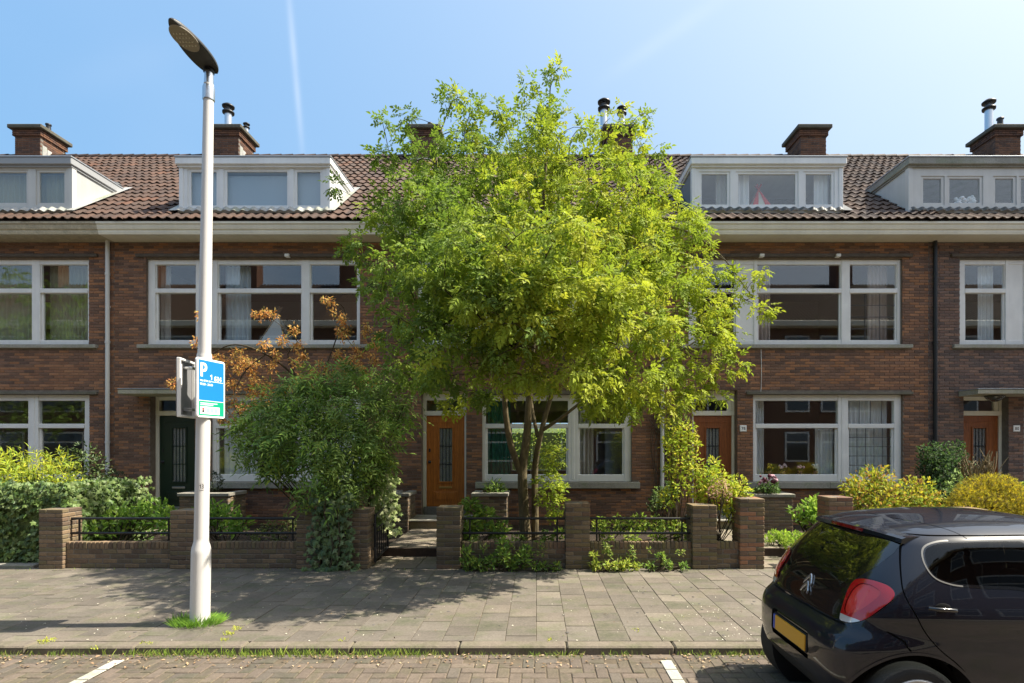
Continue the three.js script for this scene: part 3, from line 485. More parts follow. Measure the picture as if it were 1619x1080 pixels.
makeHouse(-1, { vent: [183, 302, 13.95], label: 'leftmost brick house behind the ivy hedge, beige gutter, dormer with grey slatted side', gutterMat: MAT.fasciaDirty, chimney: -15.42, pots: [['pot', 0.15, -0.1, 0.75]], pipe: { x: PX(173.5), top: 6.35, bottom: 0.75, mat: pipeWhite },
  dormer: { x0: DSX(-125), x1: DSX(114), panes: [[-110, -70], [-55, 41], [60, 101]], py: [271, 321], mat: std([0.62, 0.62, 0.60], { map: paintT, roughness: 0.5 }), fascia: std([0.30, 0.31, 0.32], { roughness: 0.5 }), cheek: std([0.44, 0.455, 0.46], { map: paintT, roughness: 0.6 }), label: 'grey dormer with sunlit side cheek' } });
makeHouse(0, { label: 'brick house with dark green front door, behind the street lamp', doorMat: doorGreen, doorLabel: 'dark green front door with narrow glass panes', chimney: -9.41, pots: [['flue', -0.12, 0.1, 1.05], ['flue', 0.26, -0.25, 0.6]], canopy: [-8.85, -7.35], brackets: [456],
  dormer: { x0: DSX(285), x1: DSX(521), panes: [[300, 342], [357, 454], [468, 506.5]], py: [270, 325], label: 'white dormer with three closed blinds' } });
makeHouse(1, { label: 'middle brick house with orange wooden door, half hidden behind the large tree', doorMat: doorWood, doorLabel: 'orange varnished wooden front door with barred glass', chimney: -3.41, pots: [['pot', 0.1, 0, 0.7]], backOpen: true, pipe: { x: PX(1046), top: 6.35, bottom: 0.9, mat: pipeWhite } });
makeHouse(2, { label: 'brick house with leaded right-hand window, pleated curtains and red tent in its dormer', doorMat: doorBrown, doorLabel: 'reddish brown wooden front door', leaded: true, chimney: 2.53, pots: [['flue', -0.45, 0.2, 1.15], ['flue', 0.1, 0.2, 0.9], ['pot', 0.3, -0.2, 0.7]], darkTiles: true, cable: 345, number: ['78', 317], brackets: [345, 465], pipe: { x: PX(1475.5), top: 6.35, bottom: 0.2, mat: MAT.black },
  dormer: { x0: DSX(1095), x1: DSX(1331), panes: [[1109, 1151], [1167, 1259], [1274, 1316]], py: [274, 323.6], cheek: std([0.2, 0.21, 0.22]), flash: leadDark, apron: 0.08, label: 'white dormer with red and white tent inside' } });
makeHouse(3, { label: 'rightmost brick house of purplish brick behind the parked car, porch lamp over its door', purple: true, doorMat: doorBrown, chimney: 8.40, darkTiles: true, canopy: [9.34, 11.4], porchLamp: true, number: ['80', 320], leaded: false,
  dormer: { x0: DSX(1437), x1: DSX(1720), panes: [[1460, 1490], [1501.6, 1551], [1574, 1604], [1615, 1665]], py: [281, 321], mat: std([0.66, 0.66, 0.65], { map: paintT, roughness: 0.5 }), fascia: std([0.48, 0.48, 0.46], { map: concT }), flash: leadDark, apron: 0.08, label: 'wide grey-white dormer with grey panelled side' } });
makeHouse(4, { plain: true, label: 'brick house past the right edge, only its chimney in view', purple: true, darkTiles: true, chimney: 14.3, pots: [['flue', -0.42, 0.25, 1.1], ['pot', 0.05, 0.1, 0.9]] });

// houses across the street, seen only as reflections in the window panes
{
  const r = rng(404), bm = [[0.24, 0.115, 0.07], [0.21, 0.10, 0.065], [0.26, 0.13, 0.08], [0.23, 0.12, 0.08], [0.22, 0.105, 0.065], [0.25, 0.12, 0.075]].map(c => std(c, { ...grain }));
  const dark = phy([0.03, 0.035, 0.04], { roughness: 0.05, clearcoat: 1 });
  for (let i = -6; i < 6; i++) {
    const a = i * 6 + 0.6, b = a + 6, H = thing('opposite_house', `${['first', 'second', 'third', 'fourth', 'fifth', 'sixth', 'seventh', 'eighth', 'ninth', 'tenth', 'eleventh', 'twelfth'][i + 6]} brick house from the left in the row mirrored in the panes`, 'house', [0, 0, 0], 'houses across the street');
    M('wall', bx(a, -0.3, 5.0, b, 8.2, 13), bm[(i + 6) % 6], H);
    { const rp = [[4.4, 8.35]], n = 17; for (let q = 1; q <= n; q++) { const z = 4.4 + 5.2 * q / n, y = 8.35 + 3.35 * q / n; rp.push([z, y - 0.035], [z, y]); } rp.push([13.4, 8.35]); const rg = [profile(rp, a, b)]; for (let x = a + 0.1; x < b; x += 0.2) rg.push(profile([[4.38, 8.36], [4.38, 8.42], [9.58, 11.76], [9.58, 11.7]], x - 0.03, x + 0.03)); M('roof', rg, MTileD[(i + 6) % 6], H); }
    M('gutter', cbx(a, 8.1, 4.35, b, 8.4, 5.0, 0.02), MAT.fasciaCream, H);
    for (const y of [0.95, 3.6, 6.1]) for (const [u, w] of [[0.7, 1.3], [2.6, 2.6]]) { const wd = part('window', H); M('frame', cbx(a + u, y, 4.93, a + u + w, y + 1.6, 5.0, 0.01), MAT.white, wd); M('pane', [bx(a + u + 0.1, y + 0.1, 4.915, a + u + w - 0.1, y + 1.0, 4.93), bx(a + u + 0.1, y + 1.1, 4.915, a + u + w - 0.1, y + 1.5, 4.93)], dark, wd); }
    const C = part('chimney', H); M('stack', bx(a - 0.5, 10.6, 8.9, a + 0.5, 13.0, 9.7), bm[0], C); M('cap', cbx(a - 0.62, 13.0, 8.78, a + 0.62, 13.12, 9.82, 0.02), MAT.concrete, C);
  }
}

// ---------- curtains and things seen through the windows ----------
function drape(name, label, x0, x1, y0, y1, z, folds, mat, depth = 0.035, group = 'curtains') {
  const n = folds * 8, g = new THREE.PlaneGeometry(x1 - x0, y1 - y0, n, 6), p = g.attributes.position, r = rng(Math.floor((x0 + 40) * 997 + y0 * 31));
  const ph = r() * 6, irr = Array.from({ length: folds + 2 }, () => r());
  for (let i = 0; i < p.count; i++) { const u = (p.getX(i) / (x1 - x0) + 0.5) * folds, k = Math.floor(u), v = p.getY(i) / (y1 - y0) + 0.5; p.setZ(i, depth * Math.sin(u * 2 * Math.PI + ph + irr[Math.max(0, Math.min(folds, k))] * 0.7) * (0.55 + 0.6 * irr[Math.max(0, Math.min(folds, k))]) * (1 - 0.35 * v)); }
  g.translate((x0 + x1) / 2, (y0 + y1) / 2, z); g.computeVertexNormals();
  return tag(M(name, g, mat), label, 'curtain', group);
}
const cloth = (c, t = 0.35) => phy(c, { transmission: t, thickness: 0, roughness: 1 });
const CW = cloth([0.90, 0.91, 0.92], 0.25), CB = cloth([0.62, 0.72, 0.80]), CP = cloth([0.62, 0.50, 0.44]), CG = cloth([0.02, 0.17, 0.11], 0.2), CN = cloth([0.30, 0.31, 0.20], 0.3), CK = cloth([0.55, 0.53, 0.50]);
const CZ = HZ - 0.33;
{
  const yU0 = PY(540), yU1 = PY(414), yL0 = PY(757), yL1 = PY(629);
  drape('net_curtain', 'greenish net curtain in the upper window of the leftmost house', PX(58), PX(136), yU0, yU1, CZ, 12, CN, 0.02);
  drape('net_curtain', 'greenish net curtain at the left edge, upper window of the leftmost house', PX(-90), PX(46), yU0, yU1, CZ, 16, CN, 0.02);
  drape('curtain', 'pale blue curtain hanging upstairs just right of the street lamp', PX(343), PX(384), yU0, yU1, CZ, 5, CB, 0.04);
  drape('curtain', 'thin beige curtain at the left edge of the upper window left of the street lamp', PX(240), PX(256), yU0, yU1, CZ, 2, CK, 0.03);
  drape('curtain', 'white curtain in the lower window behind the dark shrub', PX(341), PX(400), yL0, yL1, CZ, 7, CW, 0.04);
  drape('curtain', 'white curtain at the right end of the lower window behind the dark shrub', PX(500), PX(560), yL0, yL1, CZ, 6, CW, 0.04);
  const c1 = 6; // middle house
  drape('curtain', 'dark green curtain at the left of the lower window behind the tree trunks', PX(341) + c1, PX(377) + c1, yL0, yL1, CZ, 5, CG, 0.04);
  drape('curtain', 'grey curtain in the right half of the lower window behind the tree', PX(486) + c1, PX(512) + c1, yL0, yL1, CZ, 4, CK, 0.04);
  const c2 = 12;
  drape('curtain', 'white pleated curtain at the left side of the lower window above the geraniums', PX(339) + c2, PX(359) + c2, yL0, yL1, CZ, 4, CW, 0.04);
  drape('curtain', 'white pleated curtain right of the sill flowers, next to the leaded panes', PX(443) + c2, PX(472) + c2, yL0, PY(677), CZ, 5, CW, 0.04);
  drape('net_curtain', 'white net curtain behind the leaded lower panes', PX(486) + c2, PX(559) + c2, yL0, yL1, CZ, 10, CW, 0.03);
  drape('curtain', 'rosy brown curtain at the left of the upper window above the geraniums', PX(340) + c2, PX(370) + c2, yU0, yU1, CZ, 5, CP, 0.04);
  drape('curtain', 'rosy brown curtain in the right sash of the upper window above the geraniums', PX(528) + c2, PX(560) + c2, yU0, yU1, CZ, 5, CP, 0.04);
  drape('curtain', 'white curtain in the upper window of the rightmost house', PX(278) + 18, PX(303) + 18, yU0, yU1, CZ, 4, CW, 0.04);
  const dy0 = CAMY - (327 - VY) / (FPX / 12.35), dy1 = CAMY - (270 - VY) / (FPX / 12.35), dzz = -12.55;
  for (const [a, b, w] of [[297, 344, 'left'], [352, 458, 'middle'], [465, 509, 'right']]) tag(M('roller_blind', bx(DSX(a), dy0, dzz + 0.06, DSX(b), dy1 - (w === 'middle' ? 0.05 : 0), dzz + 0.064), std([0.33, 0.40, 0.47], { roughness: 0.9 })), `grey blue roller blind closed in the ${w} pane of the dormer by the street lamp`, 'blind', 'closed roller blinds');
  drape('curtain', 'white curtain at the left of the middle pane of the dormer with the red tent', DSX(1167), DSX(1190), dy0, dy1, dzz, 3, CW, 0.03);
  drape('curtain', 'white curtain in the right pane of the dormer with the red tent', DSX(1294), DSX(1318), dy0, dy1, dzz, 3, CW, 0.03);
  drape('curtain', 'dim grey curtain in the left pane of the dormer with the red tent', DSX(1136), DSX(1153), dy0, dy1, dzz, 2, CK, 0.03);
  drape('net_curtain', 'beige net curtain in the dormer of the leftmost house', DSX(-50), DSX(104), dy0, dy1, dzz, 18, CN, 0.02);
  // play tents
  const tent = (name, label, cx, y0, h, w, z, clothM, edgeM) => {
    const t = thing(name, label, 'play tent'), ap = V3(cx, y0 + h, z - w * 0.4);
    const B = [[-1, 0.5], [1, 0.5], [1, -0.5], [-1, -0.5]].map(([sx, sz]) => V3(cx + sx * w / 2, y0, z - w * 0.4 + sz * w)), tri = [];
    for (let i = 0; i < 4; i++) { const p = B[i], q = B[(i + 1) % 4], m = ap.clone(); tri.push([p.x, p.y, p.z], [q.x, q.y, q.z], [m.x, m.y, m.z]); }
    M('canvas', soup(tri), clothM, t);
    B.forEach(p => M('pole', bar(p, ap.clone().add(ap.clone().sub(p).multiplyScalar(0.2)), 0.018, 6), edgeM, t));
    if (edgeM.userData.trim) M('trim', [0, 1].map(i => { const p = B[i].clone(), q = ap.clone(), o = V3(i ? -0.15 : 0.15, 0, 0); p.z += 0.012; q.z += 0.012; return soup([[p.x, p.y, p.z], [p.x + o.x, p.y, p.z], [q.x, q.y, q.z]]); }), edgeM, t);
  };
  const red = std([0.62, 0.03, 0.035]); red.userData.trim = true;
  tent('play_tent', 'white play tent standing in the upstairs window beside the street lamp', PX(416), PY(537), 0.75, 0.62, CZ - 0.15, cloth([0.72, 0.74, 0.76], 0.15), std([0.3, 0.22, 0.14]));
  tent('play_tent', 'small red and white tent standing in the dormer window', DSX(1211), dy0, 0.56, 0.5, dzz - 0.02, std([0.66, 0.62, 0.52]), red);
  // table lamp in the middle house
  const lp = W(801, 742, 12.85), L = thing('table_lamp', 'table lamp with white shade in the window behind the tree trunks', 'lamp', [lp.x, lp.y - 0.1, -12.95]);
  M('base', lathe([[0, 0], [0.09, 0], [0.09, 0.02], [0.03, 0.05], [0.05, 0.14], [0.02, 0.3], [0.012, 0.42]], 16), MAT.black, L);
  M('lamp_shade', lathe([[0.15, 0.36], [0.075, 0.62]], 20), cloth([0.82, 0.8, 0.74]), L);
  // flowers on the sill
  const fr = rng(88);
  [[1222, 'yellow', [0.45, 0.32, 0.02]], [1244, 'pale pink', [0.7, 0.5, 0.5]], [1271, 'pink', [0.65, 0.38, 0.42]], [1296, 'white', [0.75, 0.76, 0.72]]].forEach(([px, nm, c]) => {
    const p = V3((px - VX) / HS, PY(751), HZ - 0.2), t = thing('potted_flower', `${nm} flowers in a pot on the sill between the pleated curtains`, 'flowers', [p.x, p.y, p.z], 'flowers on the window sill');
    M('pot', lathe([[0, 0], [0.045, 0], [0.06, 0.08], [0.052, 0.08], [0.05, 0.02]], 14), std([0.25, 0.13, 0.08]), t);
    const lv = []; for (let i = 0; i < 14; i++) { const g = leafG(0.11, 0.035, 0.3, 0.25); const a = fr() * 6.28; g.rotateX(-0.5 - fr() * 0.8).rotateY(a).translate(0, 0.08, 0); lv.push(g); } M('leaves', lv, std([0.05, 0.10, 0.03]), t);
    const fl = []; for (let i = 0; i < 9; i++) { const g = new THREE.IcosahedronGeometry(0.022 + fr() * 0.012, 1); g.translate((fr() - 0.5) * 0.14, 0.14 + fr() * 0.09, (fr() - 0.5) * 0.09); fl.push(g); } M('blossoms', fl, std(c, { roughness: 0.8 }), t);
  });
  const wf = thing('white_flowers', 'white flowers behind the pane of the rightmost dormer', 'flowers', [DSX(1532), dy0, dzz + 0.08]), wl = [];
  for (let i = 0; i < 40; i++) wl.push(new THREE.IcosahedronGeometry(0.03 + fr() * 0.02, 1).translate((fr() - 0.5) * 0.42, 0.06 + fr() * 0.18 * (0.4 + fr()), (fr() - 0.5) * 0.12)); M('blossoms', wl, std([0.7, 0.72, 0.74]), wf);
  M('vase', lathe([[0, 0], [0.05, 0], [0.07, 0.06], [0.04, 0.1]], 14), MAT.white, wf);
}
function leafG(len, wid, fold, curl) { // leaf with a folded midrib, stalk at the origin, pointing up +y, facing +z
  const P = [[0, 0, 0], [-wid * 0.42, len * 0.3, fold * wid * 0.5], [wid * 0.42, len * 0.3, fold * wid * 0.5], [0, len * 0.34, 0], [-wid * 0.36, len * 0.62, fold * wid * 0.45 - curl * len * 0.12], [wid * 0.36, len * 0.62, fold * wid * 0.45 - curl * len * 0.12], [0, len * 0.66, -curl * len * 0.12], [0, len, -curl * len * 0.4]];
  const I = [[0, 3, 1], [0, 2, 3], [1, 3, 6], [1, 6, 4], [3, 2, 5], [3, 5, 6], [4, 6, 7], [6, 5, 7]];
  return soup(I.flatMap(t => t.map(i => P[i])));
}

// ---------- garden walls ----------
const gwGeo = (w, h, d) => cbx(-w / 2, -h / 2, -d / 2, w / 2, h / 2, d / 2, 0.006), gwCache = new Map();
function gb(parent, x0, x1, y0, y1, z0, z1, mats, r) { // one brick of a garden wall
  const w = +(x1 - x0).toFixed(3), h = +(y1 - y0).toFixed(3), d = +(z1 - z0).toFixed(3), key = `${w},${h},${d}`; if (!gwCache.has(key)) gwCache.set(key, gwGeo(w, h, d));
  const m = shared('brick', gwCache.get(key), mats[Math.floor(r() * mats.length)], parent); m.position.set((x0 + x1) / 2 + (r() - 0.5) * 0.003, (y0 + y1) / 2, (z0 + z1) / 2 + (r() - 0.5) * 0.005); m.rotation.y = (r() - 0.5) * 0.012; return m;
}
function pillar(G, px0, px1, top, r, mats = MGW) {
  const x0 = (px0 - VX) / (FPX / -WALLZ), w = 0.365, xa = (px0 + px1) / 2 ? ((px0 + px1) / 2 - VX) / (FPX / -WALLZ) - w / 2 : x0, z1 = WALLZ, z0 = WALLZ - w, P = part('pillar', G), n = Math.round(top / 0.0655), ch = top / n;
  M('mortar_core', bx(xa + 0.008, -0.1, z0 + 0.008, xa + w - 0.008, top - 0.006, z1 - 0.008), MAT.mortarGrey, P);
  for (let i = 0; i < n; i++) {
    const a = i * ch + 0.005, b = (i + 1) * ch - 0.005, L = [[0, 0.24, 0.25, w], [0.25, w, 0.125, w], [0.125, w, 0, 0.115], [0, 0.115, 0, 0.24]];   // pinwheel of four bricks, [x0, x1, z0, z1]
    for (const [p, q, s, t] of L) { const m = i % 2; const X0 = m ? w - q : p, X1 = m ? w - p : q; gb(P, xa + X0, xa + X1, a, b, z0 + s, z0 + t, mats, r); }
  }
  return [xa, xa + w];
}
function lowWall(G, x0, x1, r, mats = MGW) {
  const L = part('low_wall', G), t = 0.11, z1 = WALLZ - 0.06, z0 = z1 - t;
  M('mortar_core', bx(x0, -0.1, z0 + 0.006, x1, 0.385, z1 - 0.006), MAT.mortarGrey, L);
  for (let c = 0; c < 4; c++) { const y = c * 0.072; for (let x = x0 - (c % 2) * 0.11; x < x1; x += 0.22) { const a = Math.max(x + 0.005, x0), b = Math.min(x + 0.215, x1); if (b - a > 0.04) gb(L, a, b, y + 0.005, y + 0.067, z0, z1, mats, r); } }
  const n = Math.round((x1 - x0) / 0.064), w = (x1 - x0) / n; for (let i = 0; i < n; i++) gb(L, x0 + i * w + 0.005, x0 + (i + 1) * w - 0.005, 0.293, 0.40 + (r() - 0.5) * 0.006, z0 - 0.004, z1 + 0.006, mats, r);
}
function rails(G, x0, x1) { const z = WALLZ - 0.16; for (const y of [0.74, 0.515]) M('rail', bar(V3(x0, y, z), V3(x1, y, z), 0.019, 10), MAT.black, G); M('rail_post', [bar(V3(x0 + 0.12, 0.38, z), V3(x0 + 0.12, 0.74, z), 0.014), bar(V3(x1 - 0.12, 0.38, z), V3(x1 - 0.12, 0.74, z), 0.014)], MAT.black, G); }
{
  const r = rng(61);
  const A = thing('garden_wall', 'low brown brick garden wall with four pillars behind the street lamp, left of the gate', 'wall', [0, 0, 0], 'brick garden walls');
  const a1 = pillar(A, 60, 100, 0.90, r), a2 = pillar(A, 268, 307, 0.88, r), a3 = pillar(A, 470, 505, 0.87, r), a4 = pillar(A, 544, 581, 0.90, r);
  lowWall(A, a1[1], a2[0], r); lowWall(A, a2[1], a3[0], r); lowWall(A, a3[1], a4[0], r); rails(A, a1[1], a2[0]); rails(A, a2[1], a3[0]);
  const mw = [[0.32, 0.235, 0.125], [0.27, 0.205, 0.12], [0.34, 0.235, 0.14], [0.23, 0.19, 0.105], [0.28, 0.18, 0.12], [0.20, 0.15, 0.10], [0.36, 0.27, 0.17], [0.25, 0.21, 0.10]].map(c => std(c, { ...grain, roughness: 0.95 }));
  const B = thing('garden_wall', 'mossy brick garden wall with four pillars in front of the large tree', 'wall', [0, 0, 0], 'brick garden walls');
  const b1 = pillar(B, 691, 727, 0.93, r, mw), b2 = pillar(B, 896, 931, 0.99, r, mw), b3 = pillar(B, 1096, 1133, 0.96, r, mw), b4 = pillar(B, 1172, 1207, 1.06, r, [...mw, MBrick[0], MBrick[2]]);
  lowWall(B, b1[1], b2[0], r, mw); lowWall(B, b2[1], b3[0], r, mw); lowWall(B, b3[1], b4[0], r, mw); rails(B, b1[1], b2[0]); rails(B, b2[1], b3[0]);
  const C = thing('garden_wall', 'dark brown brick garden wall partly hidden behind the parked car', 'wall', [0, 0, 0], 'brick garden walls');
  const c1 = pillar(C, 1308, 1352, 1.08, r, [MBrick[1], MBrick[3], MGW[0], MBrick[4]]), c2 = pillar(C, 1525, 1562, 0.9, r); lowWall(C, c1[1], c2[0], r); rails(C, c1[1], c2[0]); lowWall(C, c2[1], c2[1] + 1.4, r);
  // left of the picture: a kerb-high edging in front of the hedge
  tag(M('hedge_edging', [cbx(-10.5, -0.1, WALLZ - 0.25, -7.6, 0.05, WALLZ - 0.05, 0.01)], MAT.concrete), 'low concrete edging at the foot of the ivy hedge', 'edging');
  const gx = a4[1] + 0.03, g = thing('garden_gate', 'small black metal gate standing open between the brick pillars', 'gate', [gx, 0, WALLZ - 0.2]), fr = [];
  const rd = (y0, z0, y1, z1, rr = 0.016) => bar(V3(0.02, y0, z0), V3(0.02, y1, z1), rr, 8);
  M('frame', [rd(0.06, 0, 0.80, 0, 0.02), rd(0.16, -0.74, 0.90, -0.74, 0.018), rd(0.78, 0, 0.88, -0.74), rd(0.10, 0, 0.16, -0.74), rd(0.55, 0, 0.62, -0.74)], MAT.black, g);
  for (let i = 1; i < 6; i++) M('bar', rd(0.12, -0.74 * i / 6, 0.57 + i * 0.01, -0.74 * i / 6, 0.008), MAT.black, g);
  M('hinge', [rd(0.25, 0.02, 0.29, 0.02, 0.026), rd(0.62, 0.02, 0.66, 0.02, 0.026)], MAT.black, g);
}
// brick planters beside the doorsteps
const planters = [];
function planter(x0, x1, top, label, seed) {
  const r = rng(seed), z1 = -11.5, z0 = -12.2, P = thing('brick_planter', label, 'planter', [0, 0, 0], 'brick planters by the front doors');
  M('soil', bx(x0 + 0.1, 0.05, z0 + 0.1, x1 - 0.1, top - 0.1, z1 - 0.1), MAT.soil, P);
  M('mortar_core', [bx(x0 + 0.008, 0, z0, x0 + 0.1, top - 0.07, z1 - 0.008), bx(x1 - 0.1, 0, z0, x1 - 0.008, top - 0.07, z1 - 0.008), bx(x0 + 0.1, 0, z1 - 0.1, x1 - 0.1, top - 0.07, z1 - 0.008)], MAT.mortarGrey, P);
  const n = Math.round((top - 0.07) / 0.066), ch = (top - 0.07) / n;
  for (let i = 0; i < n; i++) { const a = i * ch + 0.005, b = (i + 1) * ch - 0.005; for (let x = x0 - (i % 2) * 0.11; x < x1; x += 0.22) { const p = Math.max(x0, x) + 0.004, q = Math.min(x1, x + 0.22) - 0.004; if (q - p > 0.04) gb(P, p, q, a, b, z1 - 0.1, z1, MGW, r); }
    for (let z = z1 - 0.1; z > z0; z -= 0.22) { const p = Math.max(z - 0.212, z0); gb(P, x1 - 0.1, x1, a, b, p, z - 0.006, MGW, r); gb(P, x0, x0 + 0.1, a, b, p, z - 0.006, MGW, r); } }
  M('coping', [cbx(x0 - 0.03, top - 0.07, z1 - 0.17, x1 + 0.03, top, z1 + 0.03, 0.01), cbx(x0 - 0.03, top - 0.07, z0, x0 + 0.14, top, z1 - 0.172, 0.01), cbx(x1 - 0.14, top - 0.07, z0, x1 + 0.03, top, z1 - 0.172, 0.01)], MAT.concrete, P);
}
planter(-9.08, -8.6, 0.90, 'brick planter with stone rim left of the dark green door', 1);
planter(-7.3, -6.3, 0.88, 'brick planter with stone rim behind the street lamp, right of the dark green door', 2);
planter(-3.02, -2.62, 0.88, 'brick planter left of the orange door, overgrown by the dark shrub', 3);
planter(-1.3, -0.6, 0.88, 'brick planter right of the orange door beside the tree trunks', 4);
planter(4.42, 5.25, 0.86, 'grey brick planter with geraniums under the white window', 5);

// ---------- street lamp and signs ----------
{
  const base = W(316, 987, 5.86); const L = thing('street_lamp', 'tall pale grey street lamp post with dark oval head on the pavement', 'street lamp', [base.x, 0, -5.86]);
  L.rotation.z = -0.0165; L.rotation.x = 0.0;
  const pm = std([0.74, 0.73, 0.72], { map: paintT, bumpMap: grainB, bumpScale: 0.0006, roughness: 0.5 });
  M('post', lathe([[0.0, -0.1], [0.095, -0.1], [0.094, 0.02], [0.092, 0.74], [0.09, 0.79], [0.071, 0.86], [0.069, 0.9], [0.066, 2.72], [0.070, 2.73], [0.070, 2.8], [0.061, 2.83], [0.048, 5.5], [0.047, 5.62]], 36), pm, L);
  M('collar', [lathe([[0.052, 5.45], [0.058, 5.46], [0.058, 5.58], [0.052, 5.6]], 28), lathe([[0.046, 5.6], [0.042, 5.74], [0.04, 5.82]], 24)], MAT.steel, L);
  // head: a flattened egg in plan, reaching out over the road
  const hd = [], top = [], rows = 26, cols = 20, N = 14;
  const head = part('lamp_head', L); head.position.set(0, 5.80, 0); head.rotation.x = -0.06;
  const wAt = s => 0.135 * Math.pow(Math.max(0, Math.sin(Math.PI * Math.pow(s, 0.62))), 0.6) * (0.78 + 0.4 * s), Ln = 0.72;
  const S = (s, a) => { const w = wAt(s), z = -0.09 + s * Ln, y = a < Math.PI ? 0.085 * Math.sin(a) * (1 - 0.55 * s) * Math.min(1, w / 0.06) : -0.018 * Math.min(1, -Math.sin(a) * 3) * Math.min(1, w / 0.05); return [w * Math.cos(a), y, z]; };
  const t = []; for (let i = 0; i < 40; i++) for (let j = 0; j < 32; j++) { const s0 = i / 40, s1 = (i + 1) / 40, a0 = j / 32 * 2 * Math.PI, a1 = (j + 1) / 32 * 2 * Math.PI; const A = S(s0, a0), B = S(s1, a0), C = S(s1, a1), D = S(s0, a1); t.push(A, B, C, A, C, D); }
  M('housing', soup(t), std([0.035, 0.035, 0.036], { roughness: 0.5 }), head);
  const sh = new THREE.Shape(); for (let i = 0; i <= 48; i++) { const a = i / 48 * Math.PI * 2, x = 0.10 * Math.cos(a), y = 0.16 * Math.sin(a); i ? sh.lineTo(x, y) : sh.moveTo(x, y); }
  const lens = new THREE.ExtrudeGeometry(sh, { depth: 0.008, bevelEnabled: true, bevelSize: 0.008, bevelThickness: 0.004, bevelSegments: 2 }); lens.rotateX(Math.PI / 2).translate(0, -0.018, 0.41);
  M('lens', lens, std([0.25, 0.215, 0.165], { roughness: 0.3 }), head);
  M('led_row', [-2, -1, 0, 1, 2].flatMap(i => [-0.07, -0.02, 0.03, 0.08].map(z => new THREE.SphereGeometry(0.009, 8, 6).translate(i * 0.03, -0.031, 0.40 + z))), std([0.5, 0.46, 0.36], { roughness: 0.3 }), head);
  M('bracket', [cyl(0.052, 0.048, 0.07, 20).translate(0, -0.06, 0)], MAT.black, head);
  const c = document.createElement('canvas'); c.width = 64; c.height = 64; const g = c.getContext('2d'); g.fillStyle = '#c9c6c2'; g.fillRect(0, 0, 64, 64); g.fillStyle = '#222'; g.font = 'bold 50px sans-serif'; g.textAlign = 'center'; g.textBaseline = 'middle'; g.fillText('13', 32, 34);
  const nt = new THREE.CanvasTexture(c); nt.colorSpace = THREE.SRGBColorSpace; const ng = new THREE.CylinderGeometry(0.0712, 0.0712, 0.075, 10, 1, true, 0.1, 0.7); ng.translate(0, 1.44, 0); const nm = new THREE.Mesh(ng, std([1, 1, 1], { map: nt, roughness: 0.6 })); nm.name = 'post_number'; L.add(nm);

  const plate = (w, h, t = 0.004) => { const s = new THREE.Shape(), r = 0.03; s.moveTo(-w / 2 + r, -h / 2); s.lineTo(w / 2 - r, -h / 2); s.quadraticCurveTo(w / 2, -h / 2, w / 2, -h / 2 + r); s.lineTo(w / 2, h / 2 - r); s.quadraticCurveTo(w / 2, h / 2, w / 2 - r, h / 2); s.lineTo(-w / 2 + r, h / 2); s.quadraticCurveTo(-w / 2, h / 2, -w / 2, h / 2 - r); s.lineTo(-w / 2, -h / 2 + r); s.quadraticCurveTo(-w / 2, -h / 2, -w / 2 + r, -h / 2); return s; };
  // parking sign, turned towards traffic coming from the right
  const cv = document.createElement('canvas'); cv.width = 384; cv.height = 576; const q = cv.getContext('2d');
  q.fillStyle = '#eef6f4'; q.fillRect(0, 0, 384, 576); q.fillStyle = '#1e7fd2'; q.fillRect(16, 16, 352, 394); q.fillStyle = '#12a27c'; q.fillRect(16, 416, 352, 144);
  q.fillStyle = '#fff'; q.font = 'bold 190px sans-serif'; q.textBaseline = 'alphabetic'; q.fillText('P', 24, 178); q.font = 'bold 74px sans-serif'; q.fillText('1', 168, 200); q.font = 'bold 66px sans-serif'; q.fillText('634', 226, 206); q.font = 'bold 30px sans-serif'; q.fillText('ma t/m zo', 34, 226); q.fillText('09.00 - 24.00', 34, 262); q.fillRect(170, 214, 186, 5);
  q.fillRect(36, 470, 270, 74); q.fillStyle = '#b03030'; q.fillRect(62, 486, 30, 18); q.fillStyle = '#333'; q.fillRect(62, 506, 30, 22); q.fillStyle = '#9ed0d8'; for (const x of [122, 178, 234]) q.fillRect(x, 484, 40, 46); q.fillStyle = '#cfeee4'; q.fillRect(36, 432, 240, 10); q.fillRect(36, 448, 180, 10);
  const st = new THREE.CanvasTexture(cv); st.colorSpace = THREE.SRGBColorSpace;
  const sy = 2.45, P = thing('parking_sign', 'blue and green parking sign with white P on the lamp post', 'sign', [base.x + 0.125, sy, -5.86]);
  P.rotation.y = Math.PI / 2 - 0.14;
  const sp = new THREE.ExtrudeGeometry(plate(0.4, 0.6), { depth: 0.012, bevelEnabled: true, bevelSize: 0.006, bevelThickness: 0.006, bevelSegments: 2 }).translate(0, 0, -0.024);
  M('panel', sp, MAT.whiteBlue, P);
  const fg = new THREE.ShapeGeometry(plate(0.4, 0.6)), fp = fg.attributes.position, fu = fg.attributes.uv; for (let i = 0; i < fp.count; i++) fu.setXY(i, fp.getX(i) / 0.4 + 0.5, fp.getY(i) / 0.6 + 0.5); fg.translate(0, 0, -0.003);
  const fm = new THREE.Mesh(fg, std([1, 1, 1], { map: st, roughness: 0.4 })); fm.name = 'sign_face'; fm.castShadow = fm.receiveShadow = true; P.add(fm);
  M('clamp', [cbx(-0.05, 0.2, -0.07, 0.05, 0.23, -0.024), cbx(-0.05, -0.23, -0.07, 0.05, -0.2, -0.024)], MAT.steel, P);
  const Q = thing('traffic_sign', 'grey back of a traffic sign on the left side of the lamp post', 'sign', [base.x - 0.125, sy, -5.86]);
  Q.rotation.y = -Math.PI / 2 + 0.20;
